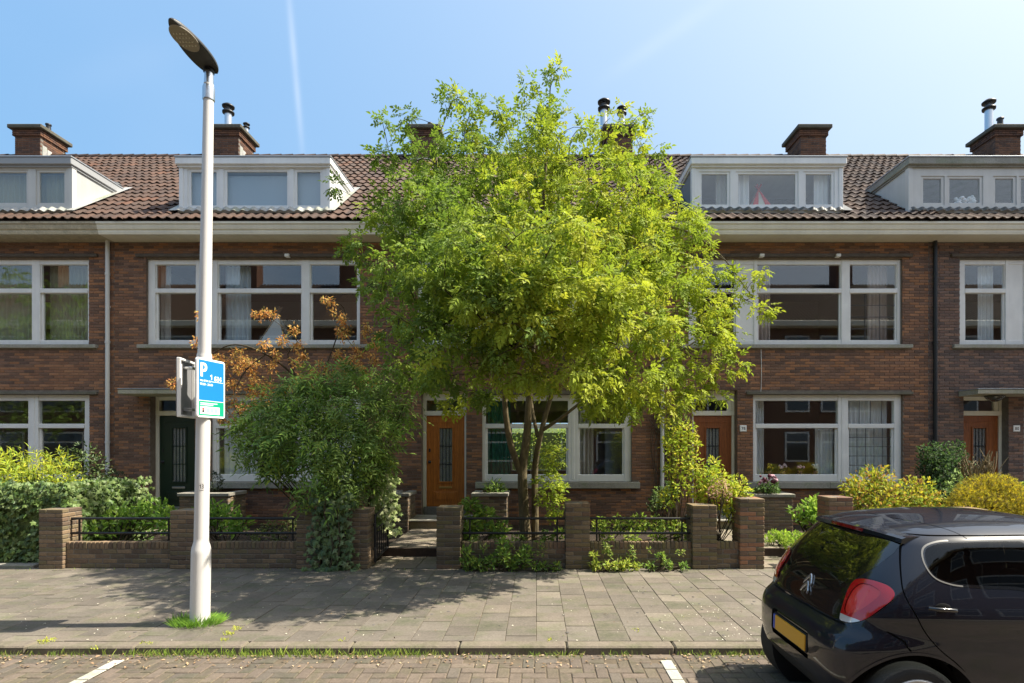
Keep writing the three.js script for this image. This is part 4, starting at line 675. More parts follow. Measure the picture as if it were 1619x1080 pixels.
  M('panel', new THREE.ExtrudeGeometry(plate(0.4, 0.6), { depth: 0.004, bevelEnabled: false }).translate(0, 0, 0.03), std([0.20, 0.20, 0.21], { roughness: 0.5 }), Q);
  const rim = (x0, x1, y0, y1) => cbx(x0, y0, -0.004, x1, y1, 0.03, 0.004);
  M('rim', [rim(-0.2, -0.176, -0.3, 0.3), rim(0.176, 0.2, -0.3, 0.3), rim(-0.176, 0.176, 0.276, 0.3), rim(-0.176, 0.176, -0.3, -0.276)], MAT.white, Q);
  M('sticker', cbx(0.085, 0.03, 0.022, 0.165, 0.25, 0.0285, 0.001), MAT.white, Q);
  M('clamp', [cbx(-0.05, 0.2, -0.06, 0.05, 0.23, 0.03), cbx(-0.05, -0.23, -0.06, 0.05, -0.2, 0.03)], MAT.steel, Q);
}

// ---------- parked hatchback ----------
{
  const CAR = thing('parked_car', 'dark blue black small hatchback parked along the kerb', 'car', [1.875, ROADY, -4.185]);
  // monotone cubic through key points
  const curve = (k) => { const n = k.length, d = [], m = []; for (let i = 0; i + 1 < n; i++) d.push((k[i + 1][1] - k[i][1]) / (k[i + 1][0] - k[i][0])); for (let i = 0; i < n; i++) m.push(i === 0 ? d[0] : i === n - 1 ? d[n - 2] : d[i - 1] * d[i] <= 0 ? 0 : 2 * d[i - 1] * d[i] / (d[i - 1] + d[i]));
    return x => { let i = 0; while (i < n - 2 && x > k[i + 1][0]) i++; const h = k[i + 1][0] - k[i][0], t = Math.min(1, Math.max(0, (x - k[i][0]) / h)), t2 = t * t, t3 = t2 * t; return k[i][1] * (2 * t3 - 3 * t2 + 1) + h * m[i] * (t3 - 2 * t2 + t) + k[i + 1][1] * (-2 * t3 + 3 * t2) + h * m[i + 1] * (t3 - t2); }; };
  const XR = curve([[0.17, 0.19], [0.22, 0.11], [0.30, 0.045], [0.40, 0.012], [0.50, 0.0], [0.60, 0.0], [0.67, 0.012], [0.72, 0.038], [0.755, 0.075], [0.79, 0.105], [0.90, 0.145], [1.0, 0.195], [1.1, 0.262], [1.2, 0.345], [1.28, 0.42], [1.33, 0.475], [1.365, 0.545], [1.395, 0.64], [1.42, 0.76], [1.44, 0.88], [1.452, 1.0], [1.458, 1.1], [1.46, 1.25]]);
  const XF = curve([[0.17, 3.36], [0.30, 3.45], [0.45, 3.475], [0.60, 3.455], [0.72, 3.38], [0.80, 3.26], [0.86, 3.06], [0.91, 2.82], [0.95, 2.66], [1.0, 2.57], [1.1, 2.41], [1.2, 2.24], [1.3, 2.04], [1.36, 1.9], [1.40, 1.78], [1.43, 1.64], [1.45, 1.5], [1.458, 1.38], [1.46, 1.25]]);
  const HW = curve([[0.17, 0.735], [0.24, 0.775], [0.35, 0.797], [0.50, 0.806], [0.66, 0.806], [0.76, 0.803], [0.83, 0.809], [0.87, 0.815], [0.92, 0.809], [0.99, 0.792], [1.05, 0.774], [1.15, 0.740], [1.25, 0.702], [1.32, 0.670], [1.36, 0.630], [1.39, 0.568], [1.415, 0.485], [1.435, 0.38], [1.448, 0.28], [1.456, 0.17], [1.46, 0.0]]);
  const NN = curve([[0.17, 6], [0.6, 6.6], [0.8, 6.6], [1.0, 6.2], [1.3, 5.2], [1.4, 3.6], [1.46, 2.2]]);
  const NA = 260, ys = []; for (let y = 0.17; y < 1.30; y += 0.0125) ys.push(y); for (const y of [1.305, 1.317, 1.329, 1.340, 1.350, 1.360, 1.369, 1.378, 1.387, 1.395, 1.403, 1.411, 1.418, 1.425, 1.432, 1.438, 1.443, 1.448, 1.452, 1.455, 1.4575, 1.459, 1.46]) ys.push(y);
  const rowPts = (y) => { // half outline from the middle of the tail to the middle of the nose, by arc length
    const a = XR(y), b = XF(y), c = (a + b) / 2, h = (b - a) / 2, w = HW(y), n = NN(y), P = [], K = 700;
    for (let i = 0; i <= K; i++) { const t = Math.PI * i / K, cs = -Math.cos(t), sn = Math.sin(t); P.push([c + h * Math.sign(cs) * Math.pow(Math.abs(cs), 2 / n), w * Math.pow(Math.max(0, sn), 2 / n)]); }
    const L = [0]; for (let i = 1; i <= K; i++) L.push(L[i - 1] + Math.hypot(P[i][0] - P[i - 1][0], P[i][1] - P[i - 1][1]));
    const tot = L[K] || 1e-6, out = []; let j = 0;
    const split = 0.30; // denser towards the tail
    for (let i = 0; i <= NA; i++) { const f = i / NA, s = tot * (f * 0.55 + 0.45 * f * f); while (j < K - 1 && L[j + 1] < s) j++; const u = (s - L[j]) / Math.max(1e-9, L[j + 1] - L[j]); out.push({ x: P[j][0] + (P[j + 1][0] - P[j][0]) * u, z: P[j][1] + (P[j + 1][1] - P[j][1]) * u, w: s }); }
    return out;
  };
  const rows = ys.map(y => rowPts(y).map(p => ({ x: p.x, y, z: p.z, w: p.w })));
  for (let i = 0; i < rows.length; i++) for (let j = 0; j <= NA; j++) { // normals from neighbours
    const p = rows[Math.max(0, i - 1)][j], q = rows[Math.min(rows.length - 1, i + 1)][j], jl = Math.max(0, j - 1), jr = Math.min(NA, j + 1), a = rows[i][jl], b = rows[i][jr];
    const e = [q.x - p.x, q.y - p.y, q.z - p.z], f = [b.x - a.x, 0, b.z - a.z]; if (j === 0 || j === NA) { f[0] = 0; f[2] = j === 0 ? 1 : -1; }
    let n = [e[1] * f[2] - e[2] * f[1], e[2] * f[0] - e[0] * f[2], e[0] * f[1] - e[1] * f[0]]; let l = Math.hypot(...n); if (l < 1e-9 || i >= rows.length - 2) { n = [0, 1, 0]; l = 1; }
    const v = rows[i][j]; v.n = [-n[0] / l, -n[1] / l, -n[2] / l]; // outward check
    const o = (v.n[0] * (v.x - 1.6) * 0.3 + v.n[1] * (v.y - 0.8) + v.n[2] * v.z); if (o < 0) v.n = v.n.map(k => -k);
  }
  let tris = [];
  for (let i = 0; i + 1 < rows.length; i++) for (let j = 0; j < NA; j++) { const a = rows[i][j], b = rows[i + 1][j], c = rows[i + 1][j + 1], d = rows[i][j + 1]; tris.push([a, d, c]); if (i + 2 < rows.length || true) tris.push([a, c, b]); }
  const mixv = (p, q, t) => ({ x: p.x + (q.x - p.x) * t, y: p.y + (q.y - p.y) * t, z: p.z + (q.z - p.z) * t, w: p.w + (q.w - p.w) * t, n: [0, 1, 2].map(i => p.n[i] + (q.n[i] - p.n[i]) * t) });
  function refine(T, f, e) { const out = [], st = T.slice(); while (st.length) { const t = st.pop(), L = Math.max(...[0, 1, 2].map(i => { const a = t[i], b = t[(i + 1) % 3]; return Math.hypot(a.x - b.x, a.y - b.y, a.z - b.z); })); if (L <= e || Math.min(...t.map(v => Math.abs(f(v)))) > L * 1.1) { out.push(t); continue; } const m = [0, 1, 2].map(i => mixv(t[i], t[(i + 1) % 3], 0.5)); st.push([t[0], m[0], m[2]], [m[0], t[1], m[1]], [m[2], m[1], t[2]], [m[0], m[1], m[2]]); } return out; }
  function split(T, f, e = 0.008) { T = refine(T, f, e); const I = [], O = []; for (const t of T) { const s = t.map(f); if (s[0] < 0 && s[1] < 0 && s[2] < 0) I.push(t); else if (s[0] >= 0 && s[1] >= 0 && s[2] >= 0) O.push(t); else for (const [sg, out] of [[-1, I], [1, O]]) { const poly = []; for (let i = 0; i < 3; i++) { const k = (i + 1) % 3, a = s[i] * sg, b = s[k] * sg; if (a >= 0) poly.push(t[i]); if ((a >= 0) !== (b >= 0)) poly.push(mixv(t[i], t[k], a / (a - b))); } for (let i = 1; i + 1 < poly.length; i++) out.push([poly[0], poly[i], poly[i + 1]]); } } return [I, O]; }
  const sdPoly = (pts, rd = 0) => (x, y) => { let d = 1e9, s = 1; for (let i = 0, j = pts.length - 1; i < pts.length; j = i, i++) { const [ix, iy] = pts[i], [jx, jy] = pts[j], ex = jx - ix, ey = jy - iy, wx = x - ix, wy = y - iy, t = Math.max(0, Math.min(1, (wx * ex + wy * ey) / (ex * ex + ey * ey))), bx_ = wx - ex * t, by_ = wy - ey * t; d = Math.min(d, bx_ * bx_ + by_ * by_); const c1 = y >= iy, c2 = y < jy, c3 = ex * wy > ey * wx; if ((c1 && c2 && c3) || (!c1 && !c2 && !c3)) s = -s; } return s * Math.sqrt(d) - rd; };
  const sdLine = (pts) => (x, y) => { let d = 1e9; for (let i = 0; i + 1 < pts.length; i++) { const [ix, iy] = pts[i], ex = pts[i + 1][0] - ix, ey = pts[i + 1][1] - iy, wx = x - ix, wy = y - iy, t = Math.max(0, Math.min(1, (wx * ex + wy * ey) / (ex * ex + ey * ey))); d = Math.min(d, Math.hypot(wx - ex * t, wy - ey * t)); } return d; };
  const smooth = (pts, n = 8, closed = true) => new THREE.CatmullRomCurve3(pts.map(p => V3(p[0], p[1], 0)), closed, 'centripetal').getPoints(pts.length * n).map(p => [p.x, p.y]).slice(0, closed ? -1 : undefined);
  const lift = (T, d) => T.map(t => t.map(v => ({ ...v, x: v.x + v.n[0] * d, y: v.y + v.n[1] * d, z: v.z + v.n[2] * d })));
  function geo(T, which = 'both') { // near side as built (+z), far side mirrored
    const P = [], N = []; const push = (v, m) => { P.push(v.x, v.y, v.z * m); const l = Math.hypot(...v.n) || 1; N.push(v.n[0] / l, v.n[1] / l, v.n[2] / l * m); };
    for (const t of T) { if (which !== 'far') { push(t[0], 1); push(t[1], 1); push(t[2], 1); } if (which !== 'near') { push(t[0], -1); push(t[2], -1); push(t[1], -1); } }
    const g = new THREE.BufferGeometry(); g.setAttribute('position', new THREE.Float32BufferAttribute(P, 3)); g.setAttribute('normal', new THREE.Float32BufferAttribute(N, 3)); return muv(g);
  }
  // materials
  const paint = phy([0.006, 0.0075, 0.015], { metalness: 0, specularIntensity: 0.25, roughness: 0.4, clearcoat: 1, clearcoatRoughness: 0.02 });
  const tint = phy([0.30, 0.34, 0.33], { transmission: 1, thickness: 0, roughness: 0.0, ior: 1.48 }), tintRear = phy([0.045, 0.055, 0.05], { transmission: 0.9, thickness: 0, roughness: 0.0, ior: 1.75 });
  const gloss = phy([0.006, 0.006, 0.007], { roughness: 0.12, clearcoat: 1 }), rubber = std([0.012, 0.012, 0.012], { roughness: 0.8 }), gapM = std([0.003, 0.003, 0.003], { roughness: 1 });
  const redLamp = phy([0.42, 0.006, 0.010], { roughness: 0.12, clearcoat: 1, clearcoatRoughness: 0.02 }), redDark = phy([0.18, 0.004, 0.006], { roughness: 0.1, clearcoat: 1 }), clearLamp = phy([0.62, 0.60, 0.58], { roughness: 0.15, clearcoat: 1, metalness: 0.3 });
  let T = tris, cut;
  const WX = 0.43, WY = 0.295, WR = 0.372, FX = 2.77;
  for (const wx of [WX, FX]) { const f = v => Math.hypot(v.x - wx, v.y - WY) - WR + (v.w < 0.55 && v.x < 0.6 ? 1 : 0); [cut, T] = split(T, v => (v.z > 0.55 ? f(v) : 1)); }
  // arch lips
  let lips = []; for (const wx of [WX, FX]) { let b; [b, T] = split(T, v => (v.z > 0.6 ? Math.hypot(v.x - wx, v.y - WY) - WR - 0.016 : 1)); lips = lips.concat(b); }
  // side windows
  const wr = sdPoly(smooth([[0.575, 1.135], [0.552, 1.205], [0.575, 1.275], [0.65, 1.312], [0.85, 1.327], [1.10, 1.332], [1.165, 1.325], [1.185, 1.20], [1.205, 1.075], [1.0, 1.078], [0.78, 1.086], [0.65, 1.10]])), wfr = sdPoly(smooth([[1.27, 1.075], [1.255, 1.2], [1.245, 1.325], [1.5, 1.33], [1.75, 1.305], [1.95, 1.22], [2.15, 1.11], [2.2, 1.05], [1.7, 1.066]]));
  let sideR, sideF, trimS, gT;
  [sideR, T] = split(T, v => (v.z > 0.45 ? wr(v.x, v.y) : 1));
  [sideF, T] = split(T, v => (v.z > 0.45 ? wfr(v.x, v.y) : 1));
  [trimS, T] = split(T, v => (v.z > 0.45 ? Math.min(wr(v.x, v.y), wfr(v.x, v.y)) - 0.018 : 1));
  const chrome = []; { let c; [c, trimS] = split(trimS, v => { const d = wr(v.x, v.y); return Math.max(Math.abs(d - 0.012) - 0.004, v.x - 0.72); }, 0.004); chrome.push(...c); }
  // glass rear hatch
  const rg = sdPoly(smooth([[-0.01, 0.783], [0.30, 0.785], [0.535, 0.79], [0.552, 0.82], [0.556, 0.95], [0.562, 1.06], [0.566, 1.16], [0.555, 1.24], [0.535, 1.305], [0.5, 1.325], [0.3, 1.333], [-0.01, 1.335]], 6)), rg2 = sdPoly([[-0.5, 0.783], [0.30, 0.785], [0.465, 0.788], [0.486, 0.80], [0.473, 0.91], [0.458, 1.01], [0.462, 1.055], [0.49, 1.085], [0.54, 1.16], [0.555, 1.24], [0.535, 1.305], [0.5, 1.325], [0.3, 1.333], [-0.5, 1.335]]);
  let rear, blackBand; [rear, T] = split(T, v => (v.x < 0.75 ? rg2(v.z, v.y) : 1));
  [blackBand, rear] = split(rear, v => { const inner = sdPoly([[-0.5, 0.93], [0.3, 0.93], [0.39, 0.94], [0.42, 0.98], [0.42, 1.06], [0.46, 1.12], [0.485, 1.22], [0.47, 1.29], [0.3, 1.305], [-0.5, 1.31]])(v.z, v.y); return -inner; });
  let screen; [screen, T] = split(T, v => (v.x > 1.6 && v.n[0] > 0.2 ? sdPoly([[-0.5, 0.985], [0.52, 0.985], [0.60, 1.02], [0.55, 1.2], [0.50, 1.33], [-0.5, 1.345]])(v.z, v.y) : 1));
  // tail lamps, on the unrolled side
  const lampP = smooth([[0.572, 0.80], [0.548, 0.90], [0.52, 0.985], [0.525, 1.035], [0.60, 1.06], [0.78, 1.067], [0.94, 1.048], [1.02, 1.012], [1.03, 0.985], [0.97, 0.915], [0.88, 0.85], [0.76, 0.806], [0.66, 0.793]]), lf0 = sdPoly(lampP), lf = (w, y) => lf0(0.572 + (w - 0.497) / 0.57, y);
  let lamp, lampEdge, rev, lampIn; [lamp, T] = split(T, v => (v.x < 0.6 ? lf(v.w, v.y) : 1)); [lampEdge, T] = split(T, v => (v.x < 0.6 ? lf(v.w, v.y) - 0.007 : 1));
  [rev, lamp] = split(lamp, v => v.y - 0.832 + 0.16 * Math.max(0, v.w - 0.62)); let mid; [mid, lamp] = split(lamp, sdv => sdPoly(smooth([[0.61, 0.855], [0.585, 0.98], [0.63, 1.03], [0.80, 1.035], [0.90, 1.0], [0.84, 0.92], [0.74, 0.865]]))(0.572 + (sdv.w - 0.497) / 0.57, sdv.y));
  // shut lines: rear door, front door, hatch edge, bumper top, fuel-side seam
  const doorLine = sdLine(smooth([[0.56, 1.352], [0.50, 1.31], [0.44, 1.22], [0.395, 1.10], [0.385, 1.02], [0.42, 0.91], [0.475, 0.805], [0.56, 0.70], [0.66, 0.615], [0.74, 0.52], [0.79, 0.40], [0.80, 0.26]], 6, false)), topLine = sdLine([[0.56, 1.352], [0.8, 1.362], [1.2, 1.366], [1.7, 1.35]]), bLine = sdLine([[1.22, 1.36], [1.22, 1.05], [1.2, 0.6], [1.19, 0.25]]), sillLine = sdLine([[0.80, 0.25], [2.3, 0.25]]), fLine = sdLine([[2.22, 1.05], [2.3, 0.9], [2.28, 0.6], [2.27, 0.25]]);
  const hatch = sdLine([[-0.1, 0.772], [0.3, 0.774], [0.55, 0.778]]), bump = sdLine([[0.80, 0.79], [0.93, 0.74], [1.0, 0.69]]), low = sdLine([[0, 0.41], [0.3, 0.415], [0.5, 0.425]]);
  let gaps = []; const takeGap = (f, h) => { let c; [c, T] = split(T, v => f(v) - h, h * 0.8); gaps = gaps.concat(c); };
  takeGap(v => (v.z > 0.4 && v.x > 0.3 ? Math.min(doorLine(v.x, v.y), topLine(v.x, v.y), bLine(v.x, v.y), sillLine(v.x, v.y), fLine(v.x, v.y)) : 1), 0.0035);
  takeGap(v => (v.x < 0.6 ? Math.min(hatch(v.z, v.y), bump(v.w, v.y)) : 1), 0.004);
  // roof joint ahead of the spoiler
  takeGap(v => (v.y > 1.3 && v.x > 0.5 && v.x < 1.0 ? Math.abs(v.x - 0.70 - 0.10 * v.z * v.z / 0.3) : 1), 0.0035);
  // number plate recess in the bumper, lower diffuser
  let recess, diff; [recess, T] = split(T, v => (v.x < 0.3 ? sdPoly([[-0.5, 0.455], [0.285, 0.455], [0.305, 0.50], [0.295, 0.625], [0.27, 0.65], [-0.5, 0.65]])(v.z, v.y) : 1));
  [diff, T] = split(T, v => (v.x < 0.35 ? sdPoly([[-0.5, 0.15], [0.62, 0.15], [0.60, 0.26], [0.50, 0.335], [0.3, 0.365], [-0.5, 0.37]])(v.z, v.y) : 1));

  M('body', [geo(T), geo(lips.map(t => t))], paint, CAR);
  M('wheel_arch_lip', geo(lift(lips, 0.006)), paint, CAR);
  M('shut_lines', geo(lift(gaps, -0.010)), gapM, CAR);
  M('underbody', [bx(0.2, 0.16, -0.72, 3.3, 0.19, 0.72)], rubber, CAR);
  for (const s of ['near', 'far']) {
    M('side_window', geo(sideR, s), tint, CAR); M('side_window', geo(sideF, s), tint, CAR);
    M('window_trim', geo(lift(trimS, 0.001), s), gloss, CAR); if (chrome.length) M('window_bead', geo(lift(chrome, 0.002), s), std([0.25, 0.24, 0.22], { roughness: 0.4 }), CAR);
    const tl = part('tail_light', CAR); M('red_lens', geo(lift(lamp, 0.010), s), redLamp, tl); M('inner_lens', geo(lift(mid, 0.004), s), phy([0.62, 0.03, 0.02], { roughness: 0.25, clearcoat: 1 }), tl); M('reversing_lens', geo(lift(rev, 0.010), s), clearLamp, tl); M('seal', geo(lift(lampEdge, -0.003), s), gloss, tl);
  }
  const hg = part('rear_hatch', CAR); M('rear_window', geo(rear), tintRear, hg); M('black_border', geo(lift(blackBand, 0.0005)), gloss, hg);
  M('plate_recess', geo(lift(recess, -0.02)), gloss, CAR); M('diffuser', geo(lift(diff, -0.012)), rubber, CAR);
  M('windscreen', geo(screen), tint, CAR);
  // spoiler with high brake light
  {
    const sp = part('spoiler', CAR), t = [], n = 24, prof = (z) => { const e = Math.abs(z) / 0.56, x0 = 0.425 + 0.055 * e * e, x1 = 0.72 + 0.05 * e * e, yT = 1.352 - 0.022 * e * e; return [[x0, yT - 0.028], [x0 + 0.004, yT], [x0 + 0.03, yT + 0.010], [x1, 1.412 - 0.055 * e * e], [x1, 1.39 - 0.055 * e * e], [x0 + 0.06, yT - 0.038]]; };
    for (let i = 0; i < n; i++) { const za = -0.555 + 1.11 * i / n, zb = -0.555 + 1.11 * (i + 1) / n, A = prof(za), B = prof(zb); for (let k = 0; k < 6; k++) { const l = (k + 1) % 6, p = [...A[k], za], q = [...B[k], zb], u = [...B[l], zb], w = [...A[l], za]; t.push(p, q, u, p, u, w); } }
    for (const z of [-0.555, 0.555]) { const A = prof(z); for (let k = 1; k < 5; k++) t.push([...A[0], z], [...A[k], z], [...A[k + 1], z]); }
    M('blade', soup(t), paint, sp);
    const bl = []; for (let i = 0; i < 10; i++) { const za = -0.21 + 0.42 * i / 10, zb = -0.21 + 0.42 * (i + 1) / 10, A = prof(za), B = prof(zb); bl.push([A[0][0] - 0.004, A[0][1] + 0.004, za], [B[0][0] - 0.004, B[0][1] + 0.004, zb], [B[1][0] - 0.004, B[1][1] - 0.002, zb], [A[0][0] - 0.004, A[0][1] + 0.004, za], [B[1][0] - 0.004, B[1][1] - 0.002, zb], [A[1][0] - 0.004, A[1][1] - 0.002, za]); }
    M('brake_light', soup(bl), redDark, sp);
  }
  // plate
  const pl = part('number_plate', CAR); pl.position.set(-0.002, 0.553, 0); pl.rotation.z = -0.03;
  M('plate', cbx(-0.004, -0.055, -0.225, 0.012, 0.055, 0.26, 0.003), std([0.62, 0.30, 0.01], { roughness: 0.45 }), pl);
  M('blue_band', cbx(-0.004, -0.055, -0.26, 0.012, 0.055, -0.2255, 0.003), std([0.01, 0.05, 0.35], { roughness: 0.45 }), pl);
  M('holder', cbx(0.004, -0.064, -0.27, 0.02, 0.064, 0.27, 0.004), rubber, pl);
  // emblem: two stacked chevrons, and the lettering at the right
  const chev = (y) => { const s = new THREE.Shape(); s.moveTo(-0.05, -0.03); s.lineTo(0, 0.03); s.lineTo(0.05, -0.03); s.lineTo(0.05, -0.008); s.quadraticCurveTo(0.02, 0.045, 0, 0.055); s.quadraticCurveTo(-0.02, 0.045, -0.05, -0.008); s.closePath(); return new THREE.ExtrudeGeometry(s, { depth: 0.008, bevelEnabled: true, bevelSize: 0.002, bevelThickness: 0.002, bevelSegments: 1 }).translate(0, y, 0); };
  const em = M('emblem', [chev(-0.025), chev(0.035)], std([0.75, 0.76, 0.78], { metalness: 0.9, roughness: 0.2 }), hg); em.rotation.set(0, -Math.PI / 2, 0); em.rotation.order = 'ZYX'; em.rotation.z = -0.42; em.position.set(0.139, 0.895, 0);
  const c1 = [new THREE.TorusGeometry(0.022, 0.006, 6, 20, 4.6).rotateZ(0.85).translate(-0.03, 0, 0), bx(0.012, -0.024, -0.004, 0.022, 0.026, 0.004), bx(0.002, 0.012, -0.004, 0.012, 0.02, 0.004)];
  const cl = M('lettering', c1, std([0.75, 0.76, 0.78], { metalness: 0.9, roughness: 0.25 }), hg); cl.rotation.order = 'ZYX'; cl.rotation.set(0, -Math.PI / 2 - 0.28, 0); cl.rotation.z = -0.33; cl.position.set(0.146, 0.845, 0.39);
  // door handles
  for (const s of [1, -1]) { M('door_handle', [tube([[0.49, 0.955, s * 0.80], [0.52, 0.958, s * 0.835], [0.57, 0.956, s * 0.84], [0.62, 0.952, s * 0.835], [0.65, 0.948, s * 0.80]], 0.012, 8, 20)], gloss, CAR); M('handle_recess', new THREE.SphereGeometry(0.05, 20, 12).scale(1.0, 0.6, 0.12).translate(0.57, 0.955, s * 0.797), gapM, CAR); }
  // wheels
  const tyreM = std([0.018, 0.018, 0.018], { roughness: 0.85, bumpMap: grainB, bumpScale: 0.003 }), rimM = std([0.55, 0.55, 0.56], { metalness: 0.7, roughness: 0.35 });
  for (const [wx, s] of [[WX, 1], [WX, -1], [FX, 1], [FX, -1]]) {
    const w = part('wheel', CAR); w.position.set(wx, WY, s * 0.70); w.rotation.x = s * Math.PI / 2;
    M('tyre', lathe([[0.20, -0.08], [0.255, -0.085], [0.285, -0.075], [0.297, -0.05], [0.298, 0.05], [0.286, 0.076], [0.255, 0.086], [0.20, 0.08]], 48), tyreM, w);
    const sp = [lathe([[0.226, -0.07], [0.226, 0.084], [0.21, 0.09], [0.20, 0.075], [0.203, -0.07]], 48), cyl(0.05, 0.045, 0.02, 20).translate(0, 0.055, 0)];
    for (let i = 0; i < 8; i++) sp.push(cbx(-0.022, 0.045, 0.03, 0.022, 0.072, 0.21, 0.006).rotateY(i * Math.PI / 4)); M('rim', sp, rimM, w); M('brake_disc', cyl(0.13, 0.13, 0.012, 28).translate(0, 0.01, 0), std([0.12, 0.11, 0.1], { metalness: 0.6, roughness: 0.5 }), w);
    M('wheel_housing', [new THREE.CylinderGeometry(WR, WR, 0.24, 36, 1, true).rotateX(Math.PI / 2).translate(wx, WY, s * 0.545), new THREE.CircleGeometry(WR, 36).translate(wx, WY, s * 0.425)], rubber, CAR);
  }
  // cabin: seats, shelf, dash
  const seatM = std([0.045, 0.047, 0.05], { roughness: 0.9 }), lightSeat = std([0.16, 0.17, 0.17], { roughness: 0.9 });
  const pad = (x0, x1, y0, y1, z0, z1, c = 0.06) => cbx(x0, y0, z0, x1, y1, z1, c);
  for (const s of [-0.34, 0.34]) { const st = part('front_seat', CAR); M('cushion', pad(1.55, 2.0, 0.35, 0.58, s - 0.23, s + 0.23), seatM, st); M('backrest', pad(1.42, 1.58, 0.5, 1.06, s - 0.22, s + 0.22, 0.05).translate(0, 0, 0), seatM, st); M('headrest', pad(1.40, 1.50, 1.08, 1.27, s - 0.13, s + 0.13, 0.04), seatM, st); }
  const rs = part('rear_seat', CAR); M('backrest', pad(0.72, 0.86, 0.5, 1.0, -0.56, 0.56, 0.05), lightSeat, rs); M('cushion', pad(0.84, 1.28, 0.35, 0.55, -0.56, 0.56, 0.05), seatM, rs); for (const s of [-0.3, 0.3]) M('headrest', pad(0.72, 0.80, 1.0, 1.12, s - 0.11, s + 0.11, 0.035), seatM, rs);
  M('parcel_shelf', bx(0.30, 0.90, -0.58, 0.72, 0.915, 0.58), seatM, CAR); M('dashboard', pad(2.25, 2.6, 0.7, 0.98, -0.66, 0.66, 0.05), seatM, CAR);
  M('steering_wheel', new THREE.TorusGeometry(0.17, 0.016, 10, 28).rotateY(Math.PI / 2).rotateZ(0.4).translate(2.12, 0.95, -0.34), rubber, CAR);
  M('mirror', [new THREE.SphereGeometry(0.1, 16, 12).scale(0.6, 0.7, 0.9).translate(2.12, 1.06, 0.88), new THREE.SphereGeometry(0.1, 16, 12).scale(0.6, 0.7, 0.9).translate(2.12, 1.06, -0.88)], paint, CAR);
}

// ---------- plants ----------
const leafM = (o = {}) => phy([1, 1, 1], { roughness: 1, transmission: 0.45, thickness: 0, specularIntensity: 0.5, ...o });
const LEAF = leafM(), GLOSSY = leafM({ roughness: 0.55, transmission: 0, specularIntensity: 0.8 });
function foliage(name, parent, geo, mat, list) { // list: { p, d: pointing direction, n: facing, s, c }
  const im = new THREE.InstancedMesh(geo, mat, list.length), m = new THREE.Matrix4(), X = V3(), Y = V3(), Z = V3(), col = new THREE.Color();
  list.forEach((l, i) => { Y.copy(l.d).normalize(); Z.copy(l.n); X.crossVectors(Y, Z); if (X.lengthSq() < 1e-6) X.set(1, 0, 0).cross(Y); X.normalize(); Z.crossVectors(X, Y); m.makeBasis(X, Y, Z).scale(V3(l.s, l.s, l.s)).setPosition(l.p); im.setMatrixAt(i, m); const kk = mat === LEAF ? 2.05 : 1.3; im.setColorAt(i, col.setRGB(l.c[0] * kk, l.c[1] * kk, l.c[2] * kk)); });
  im.name = name; im.castShadow = im.receiveShadow = true; im.userData.kind = 'stuff'; im.instanceMatrix.needsUpdate = true; parent.add(im); return im;
}
const rv = (r) => { let x, y, z, l; do { x = r() * 2 - 1; y = r() * 2 - 1; z = r() * 2 - 1; l = x * x + y * y + z * z; } while (l > 1 || l < 0.01); return V3(x, y, z).divideScalar(Math.sqrt(l)); };
const pick = (r, pal, j = 0.18) => { const a = pal[Math.floor(r() * pal.length)], k = 1 + (r() - 0.5) * 2 * j; return [a[0] * k * (1 + (r() - 0.5) * 0.12), a[1] * k, a[2] * k]; };
